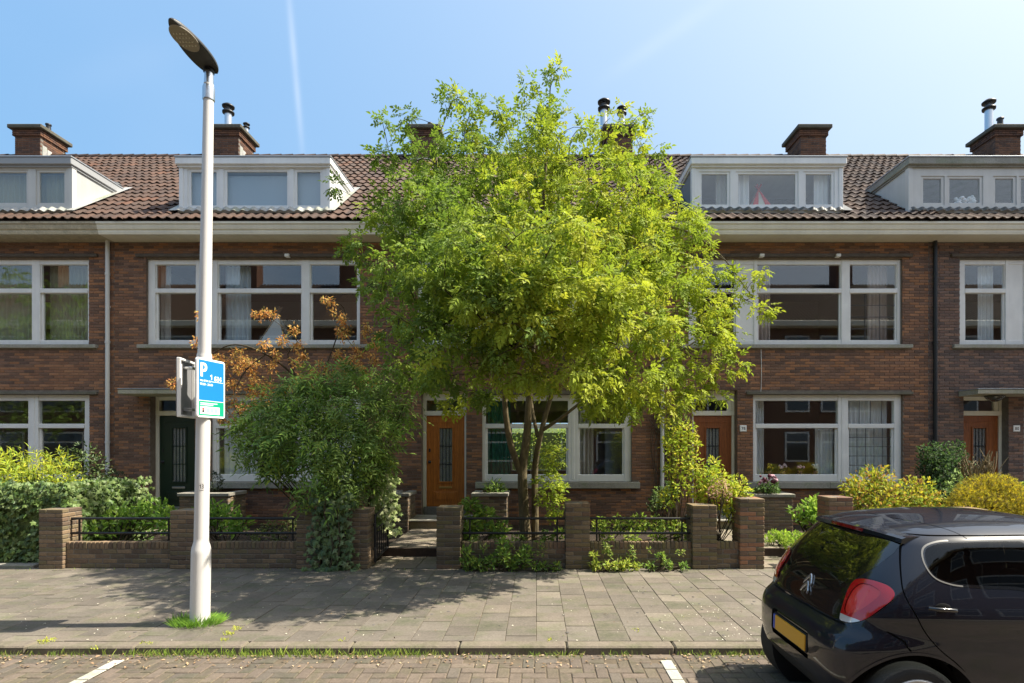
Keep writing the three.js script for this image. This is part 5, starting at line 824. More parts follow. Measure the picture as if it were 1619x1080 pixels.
// compound leaf: paired leaflets on a stalk
function pinnate(pairs, len, lw, ll, droop) {
  const g = []; for (let i = 0; i <= pairs; i++) { const f = (i + 0.6) / (pairs + 0.6), y = len * f * 0.8, z = -droop * f * f * len; if (i === pairs) g.push(leafG(ll * 1.1, lw * 1.1, 0.4, 0.4).rotateX(-droop * 0.8).translate(0, y, z)); else for (const s of [-1, 1]) g.push(leafG(ll * (0.8 + 0.25 * Math.sin(f * 3)), lw, 0.4, 0.5).rotateZ(-s * 0.95).rotateX(-0.2 - droop * 0.4).translate(0, y, z)); }
  return mergeGeometries(g.map(fin));
}
function branchNet(r, trunks, targets, o = {}) { // trunks: [[points, r0, r1, parentIndex?]] ; grows twigs from the nearest limb to each target
  const nodes = [];
  for (const [pts, ra, rb] of trunks) { const c = new THREE.CatmullRomCurve3(pts, false, 'centripetal'), n = Math.max(4, Math.ceil(c.getLength() / 0.14)); let prev = -1; for (let i = 0; i <= n; i++) { const p = c.getPoint(i / n); nodes.push({ p, par: prev, base: ra + (rb - ra) * i / n, kids: 0, acc: 0, trunk: true }); prev = nodes.length - 1; } }
  const T = targets.map(p => { let d = 1e9; for (const n of nodes) d = Math.min(d, n.p.distanceToSquared(p)); return [p, d]; }).sort((a, b) => a[1] - b[1]);
  for (const [p] of T) {
    let best = -1, bd = 1e9; for (let i = 0; i < nodes.length; i++) { const n = nodes[i], d = n.p.distanceTo(p), dy = n.p.y - p.y; const c = d + Math.max(0, dy + 0.1) * 1.2 + (n.trunk && n.p.y < (o.minY || 0) ? 5 : 0); if (c < bd) { bd = c; best = i; } }
    const a = nodes[best].p, d = a.distanceTo(p), k = Math.max(1, Math.ceil(d / 0.16)); let prev = best; const side = rv(r).multiplyScalar(0.08 * d);
    for (let i = 1; i <= k; i++) { const t = i / k, q = a.clone().lerp(p, t).addScaledVector(side, Math.sin(t * Math.PI)); q.y += 0.10 * d * Math.sin(t * Math.PI); nodes.push({ p: q, par: prev, base: 0, trunk: false }); prev = nodes.length - 1; }
  }
  const kidsPow = new Float64Array(nodes.length), tip = o.tip || 0.004; for (let i = nodes.length - 1; i >= 0; i--) { const n = nodes[i]; n.r = kidsPow[i] ? Math.pow(kidsPow[i], 1 / 2.5) : tip; n.r = n.trunk ? Math.max(n.base, Math.min(n.r, n.base * 1.25)) : Math.min(n.r, o.max || 0.06); if (n.par >= 0) kidsPow[n.par] += Math.pow(n.r, 2.5); }
  const big = [], small = [], ring = (n, d, s) => { const u = Math.abs(d.y) > 0.9 ? V3(1, 0, 0) : V3(0, 1, 0), a = u.cross(d).normalize(), b = d.clone().cross(a); const q = []; for (let i = 0; i < s; i++) { const t = i / s * Math.PI * 2; q.push(n.p.clone().addScaledVector(a, Math.cos(t) * n.r).addScaledVector(b, Math.sin(t) * n.r)); } return q; };
  for (const n of nodes) { if (n.par < 0) continue; const m = nodes[n.par], d = n.p.clone().sub(m.p); if (d.lengthSq() < 1e-8) continue; d.normalize(); const s = n.trunk ? 12 : n.r > 0.015 ? 7 : 4; const md = !n.trunk && m.trunk ? { p: m.p, r: n.r * 1.2 } : m; const A = ring(md, d, s), B = ring(n, d, s), out = n.trunk ? big : small; for (let i = 0; i < s; i++) { const j = (i + 1) % s, f = v => [v.x, v.y, v.z]; out.push(f(A[i]), f(A[j]), f(B[j]), f(A[i]), f(B[j]), f(B[i])); } }
  return { big, small };
}
const soupUV = (t) => { const g = soup(t); return g; };
function ballLeaves(r, blobs, n, o) { // leaves through a set of spheres [x, y, z, rad], thicker towards the outside
  const out = [], vol = blobs.map(b => Math.pow(b[3], o.pow || 2.3)), tot = vol.reduce((a, b) => a + b, 0);
  blobs.forEach((b, bi) => { const k = Math.round(n * vol[bi] / tot); for (let i = 0; i < k; i++) { const u = rv(r), rad = b[3] * Math.pow(r(), o.shell || 0.4), sq = o.sq || [1, 1, 1], p = V3(b[0] + u.x * rad * sq[0], b[1] + u.y * rad * sq[1], b[2] + u.z * rad * sq[2]); if (o.clip && !o.clip(p)) continue;
    const d = u.clone().multiplyScalar(o.out ?? 0.6).add(rv(r).multiplyScalar(o.rand ?? 0.7)).add(V3(0, o.up ?? 0.1, 0)), nn = V3(0, 1, 0).multiplyScalar(0.7).add(rv(r).multiplyScalar(0.7)).add(u.clone().multiplyScalar(0.4));
    out.push({ p, d, n: nn, s: (o.s || 1) * (0.65 + r() * 0.7), c: pick(r, o.pal, o.j) }); } });
  return out;
}
function shrub(name, label, cat, blobs, n, o) {
  const r = rng(o.seed), base = o.base, S = thing(name, label, cat, [base.x, base.y, base.z], o.group);
  const B = blobs.map(b => [b[0] - base.x, b[1] - base.y, b[2] - base.z, b[3]]);
  foliage('foliage', S, o.geo, o.mat || LEAF, ballLeaves(r, B, n, o));
  if (o.stems !== 0) { const t = []; for (let i = 0; i < (o.stems || 14); i++) { const b = B[Math.floor(r() * B.length)], e = V3(b[0], b[1], b[2]).add(rv(r).multiplyScalar(b[3] * 0.7)); const s = V3((r() - 0.5) * 0.12, 0, (r() - 0.5) * 0.12), m = s.clone().lerp(e, 0.5).add(rv(r).multiplyScalar(0.06)); t.push(tube([s, m, e], o.stemR || 0.008, 5, 8)); } M('stem', t, o.stemMat || MAT.twig, S); }
  return S;
}
const G = { broad: leafG(0.11, 0.055, 0.35, 0.4), ovate: leafG(0.07, 0.035, 0.35, 0.4), small: leafG(0.04, 0.022, 0.35, 0.3), lance: leafG(0.12, 0.022, 0.35, 0.6), big: leafG(0.2, 0.11, 0.35, 0.5), blade: leafG(0.16, 0.010, 0.5, 0.9) };
const ivyG = (() => { const P = [[0, 0], [-0.5, -0.12], [-0.38, 0.22], [-0.62, 0.52], [-0.22, 0.58], [0, 1.0], [0.22, 0.58], [0.62, 0.52], [0.38, 0.22], [0.5, -0.12]].map(([x, y]) => [x * 0.075, y * 0.075, -Math.abs(x) * 0.016]); const t = []; const c = [0, 0.026, 0.004]; for (let i = 0; i < P.length; i++) t.push(c, P[i], P[(i + 1) % P.length]); return soup(t); })();
const pinG = pinnate(2, 0.125, 0.042, 0.075, 0.4), needle = (() => { const g = []; for (let i = 0; i < 5; i++) g.push(leafG(0.075, 0.012, 0.4, 0.3).rotateX(-0.5).rotateY(i * 1.26).translate(0, i * 0.006, 0)); return mergeGeometries(g.map(fin)); })();

// the large tree in front of the middle house
{
  const r = rng(2024), D = 9.6, T = thing('garden_tree', 'large bright green leafy tree with several trunks in the front garden', 'tree', [0, 0, 0]);
  const w = (px, py, dz = 0) => W(px, py, D - dz);
  const trunks = [
    [[w(832, 868), w(828, 800), w(826, 745), w(833, 690), w(836, 640), w(842, 560, 0.1), w(848, 450, 0.2), w(858, 330, 0.1), w(866, 210), w(870, 138)], 0.098, 0.010],
    [[w(822, 745), w(808, 705, 0.1), w(800, 660, 0.2), w(796, 615, 0.3), w(780, 550, 0.6), w(745, 460, 0.8), w(705, 350, 0.7), w(690, 240, 0.4), w(712, 165, 0.2)], 0.062, 0.008],
    [[w(846, 866, -0.12), w(846, 800, -0.1), w(846, 740, -0.1), w(853, 695), w(866, 645), w(888, 575, 0.2), w(935, 480, 0.3), w(990, 390, 0.3), w(1030, 290, 0.2)], 0.068, 0.008],
    [[w(850, 690), w(842, 650, -0.2), w(835, 590, -0.6), w(820, 480, -1.0), w(800, 350, -1.2), w(790, 240, -0.8)], 0.034, 0.007],
    [[w(858, 680), w(884, 663, 0.2), w(950, 615, 0.9), w(1050, 570, 1.2), w(1130, 520, 0.9)], 0.034, 0.007],
    [[w(797, 620, 0.3), w(760, 570, 1.1), w(700, 530, 1.7), w(630, 500, 1.3)], 0.03, 0.007],
    [[w(840, 600), w(850, 540, 1.0), w(850, 500, 2.0), w(840, 460, 2.7)], 0.03, 0.008],
    [[w(888, 575, 0.2), w(930, 540, 1.2), w(980, 500, 2.2)], 0.028, 0.008],
    [[w(850, 450, 0.2), w(900, 380, -0.8), w(960, 330, -1.3)], 0.028, 0.007],
    [[w(990, 390, 0.3), w(1060, 360, 0.4), w(1130, 395, 0.3), w(1190, 470, 0.6)], 0.022, 0.005],
  ];
  const B = [[868, 122, 18, 0], [880, 140, 20, .1], [850, 165, 46, .3], [800, 180, 36, -.3], [712, 142, 17, .2], [722, 165, 24, .25], [750, 205, 42, .4], [640, 200, 24, .2], [605, 195, 15, .2], [655, 250, 46, 0], [720, 270, 70, .8], [800, 265, 76, -.5], [880, 245, 72, .6], [955, 225, 46, 0], [975, 195, 22, 0], [1022, 190, 13, .1], [1000, 245, 52, .4], [1035, 300, 52, -.3], [600, 240, 14, .2],
    [606, 328, 44, .3], [664, 350, 80, 1.2], [760, 365, 96, 1.8], [860, 350, 96, -.8], [950, 345, 94, 1.0], [1035, 370, 76, .6], [1090, 345, 36, .2], [570, 400, 28, .2], [556, 370, 18, .1], [535, 300, 12, .2], [545, 395, 11, .1], [1080, 400, 52, .5], [1125, 375, 22, .2],
    [612, 440, 48, .6], [680, 460, 86, 2.0], [790, 470, 96, 2.4], [900, 460, 96, 2.2], [1000, 450, 90, 1.6], [1085, 440, 58, .8], [1145, 440, 26, .4], [1200, 440, 13, .6], [1205, 490, 15, .6], [1160, 480, 20, .5], [1120, 490, 36, .7],
    [632, 530, 44, 1.0], [700, 555, 66, 2.4], [800, 560, 64, 2.6], [900, 560, 76, 2.6], [1000, 550, 86, 2.0], [1085, 530, 62, 1.2], [1145, 545, 36, .8], [1170, 590, 18, .9], [1140, 610, 26, .9],
    [680, 610, 36, 1.6], [655, 590, 30, 1.0], [750, 615, 32, 1.6], [860, 600, 26, 1.8], [960, 615, 48, 2], [1040, 610, 52, 1.4], [1105, 605, 42, 1.1], [1000, 650, 26, 1.6], [720, 640, 16, 1.2], [620, 600, 18, 0.6], [1060, 655, 16, 1.1], [940, 650, 18, 1.8],
    [700, 350, 76, -1.4], [850, 290, 80, -1.5], [980, 370, 84, -1.5], [850, 460, 94, -1.6], [720, 470, 76, -1.4], [1000, 490, 74, -1.4], [640, 400, 46, -.8], [800, 540, 50, -1.2], [930, 540, 50, -1.2],
    [760, 430, 80, 3.0], [880, 420, 80, 3.0], [820, 500, 60, 3.2], [960, 480, 60, 2.9], [700, 420, 60, 2.6]];
  const tot = B.reduce((a, b) => a + Math.pow(b[2], 2.2), 0), cl = [];
  for (const [px, py, rp, dz] of B) { const c = w(px, py, dz), rad = rp * (D - dz) / FPX, n = Math.max(2, Math.round(1380 * Math.pow(rp, 2.2) / tot)); for (let i = 0; i < n; i++) { const u = rv(r), k = rad * Math.pow(r(), 0.45); const p = c.clone().addScaledVector(u, k); if (p.z < HZ + 0.25) p.z = HZ + 0.25 + r() * 0.5; cl.push(p); } }
  const net = branchNet(r, trunks, cl, { minY: 2.3, tip: 0.0045, max: 0.035 });
  M('trunk', soupUV(net.big), MAT.bark, T); M('branches', soupUV(net.small), MAT.twig, T).userData.kind = 'stuff';
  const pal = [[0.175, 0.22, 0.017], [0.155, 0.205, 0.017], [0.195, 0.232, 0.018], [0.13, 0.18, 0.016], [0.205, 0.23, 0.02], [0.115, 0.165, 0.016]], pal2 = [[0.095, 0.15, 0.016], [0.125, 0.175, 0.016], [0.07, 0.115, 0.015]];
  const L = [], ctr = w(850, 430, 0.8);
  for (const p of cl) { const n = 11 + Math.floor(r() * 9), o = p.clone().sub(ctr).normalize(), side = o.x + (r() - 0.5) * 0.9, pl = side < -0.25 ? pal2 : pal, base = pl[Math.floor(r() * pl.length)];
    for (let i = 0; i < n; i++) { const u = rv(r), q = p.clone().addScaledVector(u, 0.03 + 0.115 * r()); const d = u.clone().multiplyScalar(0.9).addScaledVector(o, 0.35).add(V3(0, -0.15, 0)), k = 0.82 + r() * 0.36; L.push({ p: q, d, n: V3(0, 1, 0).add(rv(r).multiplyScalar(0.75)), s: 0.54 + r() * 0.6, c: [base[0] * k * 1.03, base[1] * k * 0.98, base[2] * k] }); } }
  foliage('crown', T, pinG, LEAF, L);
  // shoots at the foot
  const sh = ballLeaves(r, [[w(868, 770).x, w(868, 770).y, -9.4, 0.28], [w(872, 720).x, w(872, 720).y, -9.4, 0.2], [w(880, 800).x, w(880, 800).y, -9.3, 0.2]], 190, { pal, out: 0.7, s: 0.8 }); foliage('foot_shoots', T, pinG, LEAF, sh);
}

// dark drooping shrub with ivy, left of the gate
{
  const D = 9.3, b = (px, py, rp, dz = 0) => { const p = W(px, py, D - dz); return [p.x, p.y, p.z, rp * (D - dz) / FPX]; }, base = W(545, 868, D); base.y = 0.08;
  const dark = [[0.045, 0.085, 0.022], [0.06, 0.105, 0.028], [0.035, 0.07, 0.022], [0.075, 0.115, 0.03], [0.05, 0.08, 0.035]];
  const blobs = [b(430, 640, 26), b(470, 622, 28), b(505, 606, 24, .2), b(545, 604, 26), b(590, 612, 26, -.2), b(620, 640, 22, -.2), b(410, 668, 26, .3), b(455, 660, 36, .4), b(510, 655, 40, .5), b(560, 655, 40, .4), b(605, 668, 30), b(395, 700, 20, .4), b(430, 702, 28, .6), b(475, 700, 38, .7), b(530, 705, 42, .8), b(580, 705, 34, .4), b(415, 735, 13, .5), b(450, 732, 18, .6), b(515, 745, 34, .8), b(556, 752, 34, .6), b(590, 745, 24, .2), b(500, 780, 20, .8), b(530, 795, 22, .7), b(555, 800, 18, .6), b(380, 690, 11, .3), b(640, 655, 12), b(560, 590, 11, .1), b(480, 602, 11, .1), b(395, 650, 11, .2), b(402, 722, 10, .3), b(610, 720, 16, .1), b(372, 668, 8, .3), b(650, 625, 8), b(530, 588, 8, .2), b(450, 606, 8, .1), b(425, 752, 7, .5), b(600, 590, 9, 0), b(470, 765, 8, .7)];
  const spray = pinnate(4, 0.22, 0.025, 0.09, 0.75);
  const S = shrub('drooping_shrub', 'dense dark green drooping shrub covering the wall left of the gate', 'shrub', blobs, 1750, { seed: 71, base, geo: spray, pal: dark.map(c => [c[0] * 2.1, c[1] * 1.85, c[2] * 1.2]), j: 0.55, out: 1.0, up: -0.3, rand: 0.5, stems: 16, stemR: 0.010, shell: 0.6, pow: 1.7, s: 1.12 });
  M('trunk', [tube([V3(0, 0, 0), V3(-0.05, 0.5, 0.1), V3(-0.2, 1.1, 0.1), V3(-0.5, 1.8, 0)], 0.035, 7, 16), tube([V3(0.02, 0, 0), V3(0.1, 0.7, 0), V3(0.2, 1.4, 0.1), V3(0.3, 2.2, 0)], 0.03, 7, 16)], MAT.twig, S);
  const iv = rng(72), L = [], iv2 = [[0.035, 0.065, 0.02], [0.055, 0.09, 0.025], [0.08, 0.12, 0.035], [0.11, 0.14, 0.06]];
  const I = thing('ivy', 'ivy climbing over the brick pillar under the dark drooping shrub', 'ivy', [W(525, 900, 8.4).x, 0, -8.3]);
  for (let i = 0; i < 430; i++) { const py = 905 - Math.pow(iv(), 1.25) * 130, px = 524 + (iv() + iv() - 1) * (50 - (905 - py) * 0.12), p = W(px, py, 8.28 + iv() * 0.14); L.push({ p: V3(p.x - I.position.x, Math.max(0.02, p.y), p.z - I.position.z), d: V3((iv() - 0.5), -0.8, 0.3), n: V3((iv() - 0.5) * 0.9, 0.35, 1), s: 0.7 + iv() * 0.6, c: pick(iv, iv2) }); }
  foliage('leaves', I, ivyG, GLOSSY, L); M('vine', [tube([V3(0, 0, 0), V3(0.05, 0.4, 0.0), V3(-0.08, 0.9, 0), V3(0.02, 1.3, -0.1)], 0.012, 6, 14), tube([V3(0.1, 0, 0), V3(0.15, 0.5, 0), V3(0.05, 1.1, -0.05)], 0.01, 6, 14)], MAT.twig, I);
  // variegated ivy beside the gate
  const V = [], vp = [[0.24, 0.30, 0.09], [0.32, 0.36, 0.16], [0.16, 0.23, 0.06], [0.38, 0.40, 0.20]];
  const J = thing('ivy', 'pale sunlit ivy hanging beside the open black gate', 'ivy', [-2.75, 0.1, -9.0]);
  for (let i = 0; i < 560; i++) { const t = iv(), px = 588 + t * 34 + (iv() - 0.5) * 26, py = 745 + Math.pow(iv(), 0.8) * (70 + t * 35), p = W(px, py, 9.1 + iv() * 0.5); V.push({ p: V3(p.x + 2.75, p.y - 0.1, p.z + 9.0), d: V3((iv() - 0.5), -0.7, 0.4), n: V3(0.4 + (iv() - 0.5), 0.6, 0.7), s: 0.65 + iv() * 0.6, c: pick(iv, vp) }); }
  foliage('leaves', J, ivyG, GLOSSY, V); M('vine', tube([V3(0, 0, 0), V3(0.05, 0.5, 0), V3(0.1, 1.0, 0), V3(0.25, 1.35, -0.1)], 0.014, 6, 14), MAT.twig, J);
}
// copper-leaved sapling behind the parking sign
{
  const r = rng(81), D = 10.3, w = (px, py, dz = 0) => W(px, py, D - dz), base = W(540, 842, D); base.y = 0.08;
  const T = thing('copper_leaf_tree', 'thin sapling with copper orange leaves reaching past the parking sign', 'tree', [0, 0, 0]);
  const trunks = [[[V3(base.x, 0.05, base.z), w(530, 740), w(505, 660), w(470, 600), w(420, 560, .2), w(370, 545, .3), w(335, 560, .3), w(275, 605, .4)], 0.032, 0.005], [[w(505, 660), w(510, 600), w(530, 540), w(545, 490), w(520, 470)], 0.018, 0.004], [[w(470, 600), w(455, 560, .2), w(470, 540, .2), w(450, 520, .2), w(412, 490, .2)], 0.012, 0.004], [[w(510, 610), w(560, 570, -.1), w(595, 540, -.1)], 0.014, 0.004], [[w(420, 560, .2), w(385, 590, .3), w(370, 640, .4), w(385, 665, .3)], 0.014, 0.004]];
  const B = [[270, 607, 8], [285, 608, 8], [300, 605, 8], [345, 575, 14], [365, 580, 16], [385, 575, 16], [400, 585, 14], [372, 605, 16], [395, 610, 15], [415, 605, 14], [370, 640, 16], [385, 655, 18], [360, 665, 14], [410, 625, 14], [425, 620, 10], [430, 575, 10], [410, 495, 10], [425, 495, 8], [320, 500, 6], [312, 540, 6], [445, 540, 10], [470, 545, 10], [470, 575, 9], [465, 520, 8], [520, 480, 13], [540, 505, 13], [545, 530, 14], [560, 555, 13], [570, 580, 12], [565, 605, 12], [530, 560, 9], [505, 580, 9], [495, 600, 12], [520, 590, 10], [590, 545, 10], [600, 530, 8], [580, 520, 8], [545, 600, 10], [375, 560, 9], [435, 560, 6], [480, 560, 6], [400, 635, 14], [430, 640, 12], [455, 615, 10], [350, 640, 12], [345, 610, 10], [475, 600, 11], [585, 600, 12], [590, 570, 10], [555, 570, 12], [540, 585, 10], [330, 570, 8], [415, 545, 8]];
  const cl = []; for (const [px, py, rp] of B) { const c = w(px, py, 0.1 + r() * 0.3); const n = Math.round(1 + rp * 0.42); for (let i = 0; i < n; i++) cl.push(c.clone().addScaledVector(rv(r), rp * D / FPX * Math.pow(r(), 0.5))); }
  const net = branchNet(r, trunks, cl, { tip: 0.002, max: 0.012 }); M('trunk', soupUV(net.big), MAT.twig, T); M('branches', soupUV(net.small), MAT.twig, T).userData.kind = 'stuff';
  const pal = [[0.36, 0.17, 0.045], [0.42, 0.23, 0.06], [0.26, 0.11, 0.04], [0.46, 0.29, 0.09], [0.24, 0.15, 0.045], [0.30, 0.24, 0.06]], L = [];
  for (const p of cl) for (let i = 0; i < 19; i++) { const u = rv(r); L.push({ p: p.clone().addScaledVector(u, 0.075 * r()), d: u.clone().add(V3(0, -0.25, 0)), n: V3(0, 0.8, 0).add(rv(r).multiplyScalar(0.8)), s: 0.7 + r() * 0.6, c: pick(r, pal) }); }
  foliage('crown', T, leafG(0.055, 0.026, 0.35, 0.4), LEAF, L);
}
// hedge at the left: ivy face and bamboo-like top
{
  const r = rng(91), H = thing('ivy_hedge', 'thick clipped hedge of grey green ivy at the left edge', 'hedge', [-8.6, 0, -9.2]);
  M('core', cbx(-1.6, 0.05, -1.5, 1.28, 1.12, 0.45, 0.15), std([0.09, 0.13, 0.04], { roughness: 1 }), H);
  const pal = [[0.05, 0.09, 0.018], [0.08, 0.12, 0.026], [0.10, 0.145, 0.038], [0.036, 0.064, 0.015], [0.065, 0.11, 0.02], [0.12, 0.16, 0.055]], L = [];
  for (let i = 0; i < 5200; i++) { const f = r(); let p, n; const bump = (a, b) => 0.10 * (fbm(((a * 0.31) % 1 + 1) % 1, ((b * 0.37) % 1 + 1) % 1, 8, 3) - 0.5) * 2;
    if (f < 0.58) { const x = -1.7 + 3.05 * r(), y = 0.03 + 1.22 * r(); p = V3(x, y, 0.50 + bump(x + 3, y) - 0.25 * Math.max(0, y - 1.0)); n = V3(0, 0.2, 1); } else if (f < 0.78) { const z = -1.5 + 2.0 * r(), y = 0.03 + 1.22 * r(); p = V3(1.34 + bump(z + 4, y) - 0.3 * Math.max(0, y - 0.95), y, z); n = V3(1, 0.2, 0.1); } else { const x = -1.7 + 3.0 * r(), z = -1.5 + 1.95 * r(); p = V3(x, 1.2 + bump(x + 5, z + 5), z); n = V3(0.1, 1, 0.2); }
    p.addScaledVector(rv(r), 0.045); n.add(rv(r).multiplyScalar(0.75)); L.push({ p, d: V3((r() - 0.5) * 1.2, -0.9, 0.3).add(rv(r).multiplyScalar(0.5)), n, s: 0.65 + r() * 0.55, c: pick(r, pal) }); }
  foliage('leaves', H, ivyG, GLOSSY, L);
  const b = (px, py, rp, d) => { const p = W(px, py, d); return [p.x, p.y, p.z, rp * d / FPX]; };
  const yg = [[0.24, 0.26, 0.018], [0.19, 0.24, 0.02], [0.28, 0.28, 0.02], [0.14, 0.19, 0.02]];
  shrub('bamboo_shrub', 'bright yellow green bamboo-like bush rising above the ivy hedge', 'shrub', [b(-10, 745, 40, 9.9), b(35, 740, 36, 9.9), b(80, 745, 34, 9.9), b(20, 760, 30, 9.7), b(105, 755, 24, 9.9), b(60, 765, 28, 9.7), b(110, 775, 20, 9.8)], 2000, { seed: 92, base: W(50, 860, 9.95), geo: G.lance, pal: yg, out: 0.7, up: 0.1, stems: 24 });
  shrub('dark_bush', 'dark green bush between hedge and white downpipe', 'shrub', [b(130, 730, 30, 10.9), b(150, 745, 26, 10.9), b(110, 730, 24, 11), b(150, 770, 22, 10.8)], 1000, { seed: 93, base: W(140, 845, 10.9), geo: G.ovate, pal: [[0.03, 0.055, 0.014], [0.045, 0.07, 0.018], [0.06, 0.09, 0.02]], mat: GLOSSY });
  shrub('box_ball', 'clipped round box bush in the planter left of the dark green door', 'shrub', [b(177, 763, 21, 11.85)], 900, { seed: 94, base: W(177, 785, 11.85), geo: G.small, pal: [[0.022, 0.034, 0.012], [0.032, 0.046, 0.015]], mat: GLOSSY, shell: 0.15, out: 1, stems: 5 });
  shrub('box_ball', 'clipped round box bush in the planter right behind the lamp post', 'shrub', [b(334, 763, 17, 11.85)], 700, { seed: 95, base: W(334, 784, 11.85), geo: G.small, pal: [[0.022, 0.036, 0.012], [0.035, 0.05, 0.016]], mat: GLOSSY, shell: 0.15, out: 1, stems: 5 });
}
// plants behind the railings of the left garden
{
  const b = (px, py, rp, d) => { const p = W(px, py, d); return [p.x, Math.max(p.y, 0.15), p.z, rp * d / FPX]; }, gr = [[0.11, 0.19, 0.025], [0.14, 0.23, 0.03], [0.085, 0.15, 0.022], [0.17, 0.25, 0.03]];
  const row = [[150, 838, 16, 9.2], [185, 825, 20, 9.5], [215, 815, 22, 9.7], [245, 812, 24, 9.8], [265, 825, 20, 9.4]], row2 = [[330, 815, 24, 9.7], [355, 818, 22, 9.6], [378, 830, 18, 9.4], [310, 825, 20, 9.4]];
  const mk = (rowv, label, seed) => shrub('leafy_perennial', label, 'plant', rowv.map(a => b(...a)), 620, { seed, base: V3(b(...rowv[1])[0], 0.08, b(...rowv[1])[2]), geo: G.broad, pal: gr, up: 0.3, out: 0.6, shell: 0.5, stems: 16, group: 'leafy plants behind the railing' });
  mk(row, 'bright green leafy plants behind the railing left of the lamp post', 101); mk(row2, 'bright green leafy plants behind the railing just right of the lamp post', 102);
  shrub('ground_cover', 'sparse low greenery behind the railing under the dark drooping shrub', 'plant', [b(410, 848, 10, 9.3), b(440, 850, 10, 9.2), b(425, 835, 12, 9.9), b(455, 830, 14, 10)], 300, { seed: 103, base: V3(-4.3, 0.08, -9.4), geo: G.ovate, pal: [[0.10, 0.13, 0.03], [0.14, 0.15, 0.05]], stems: 8 });
}
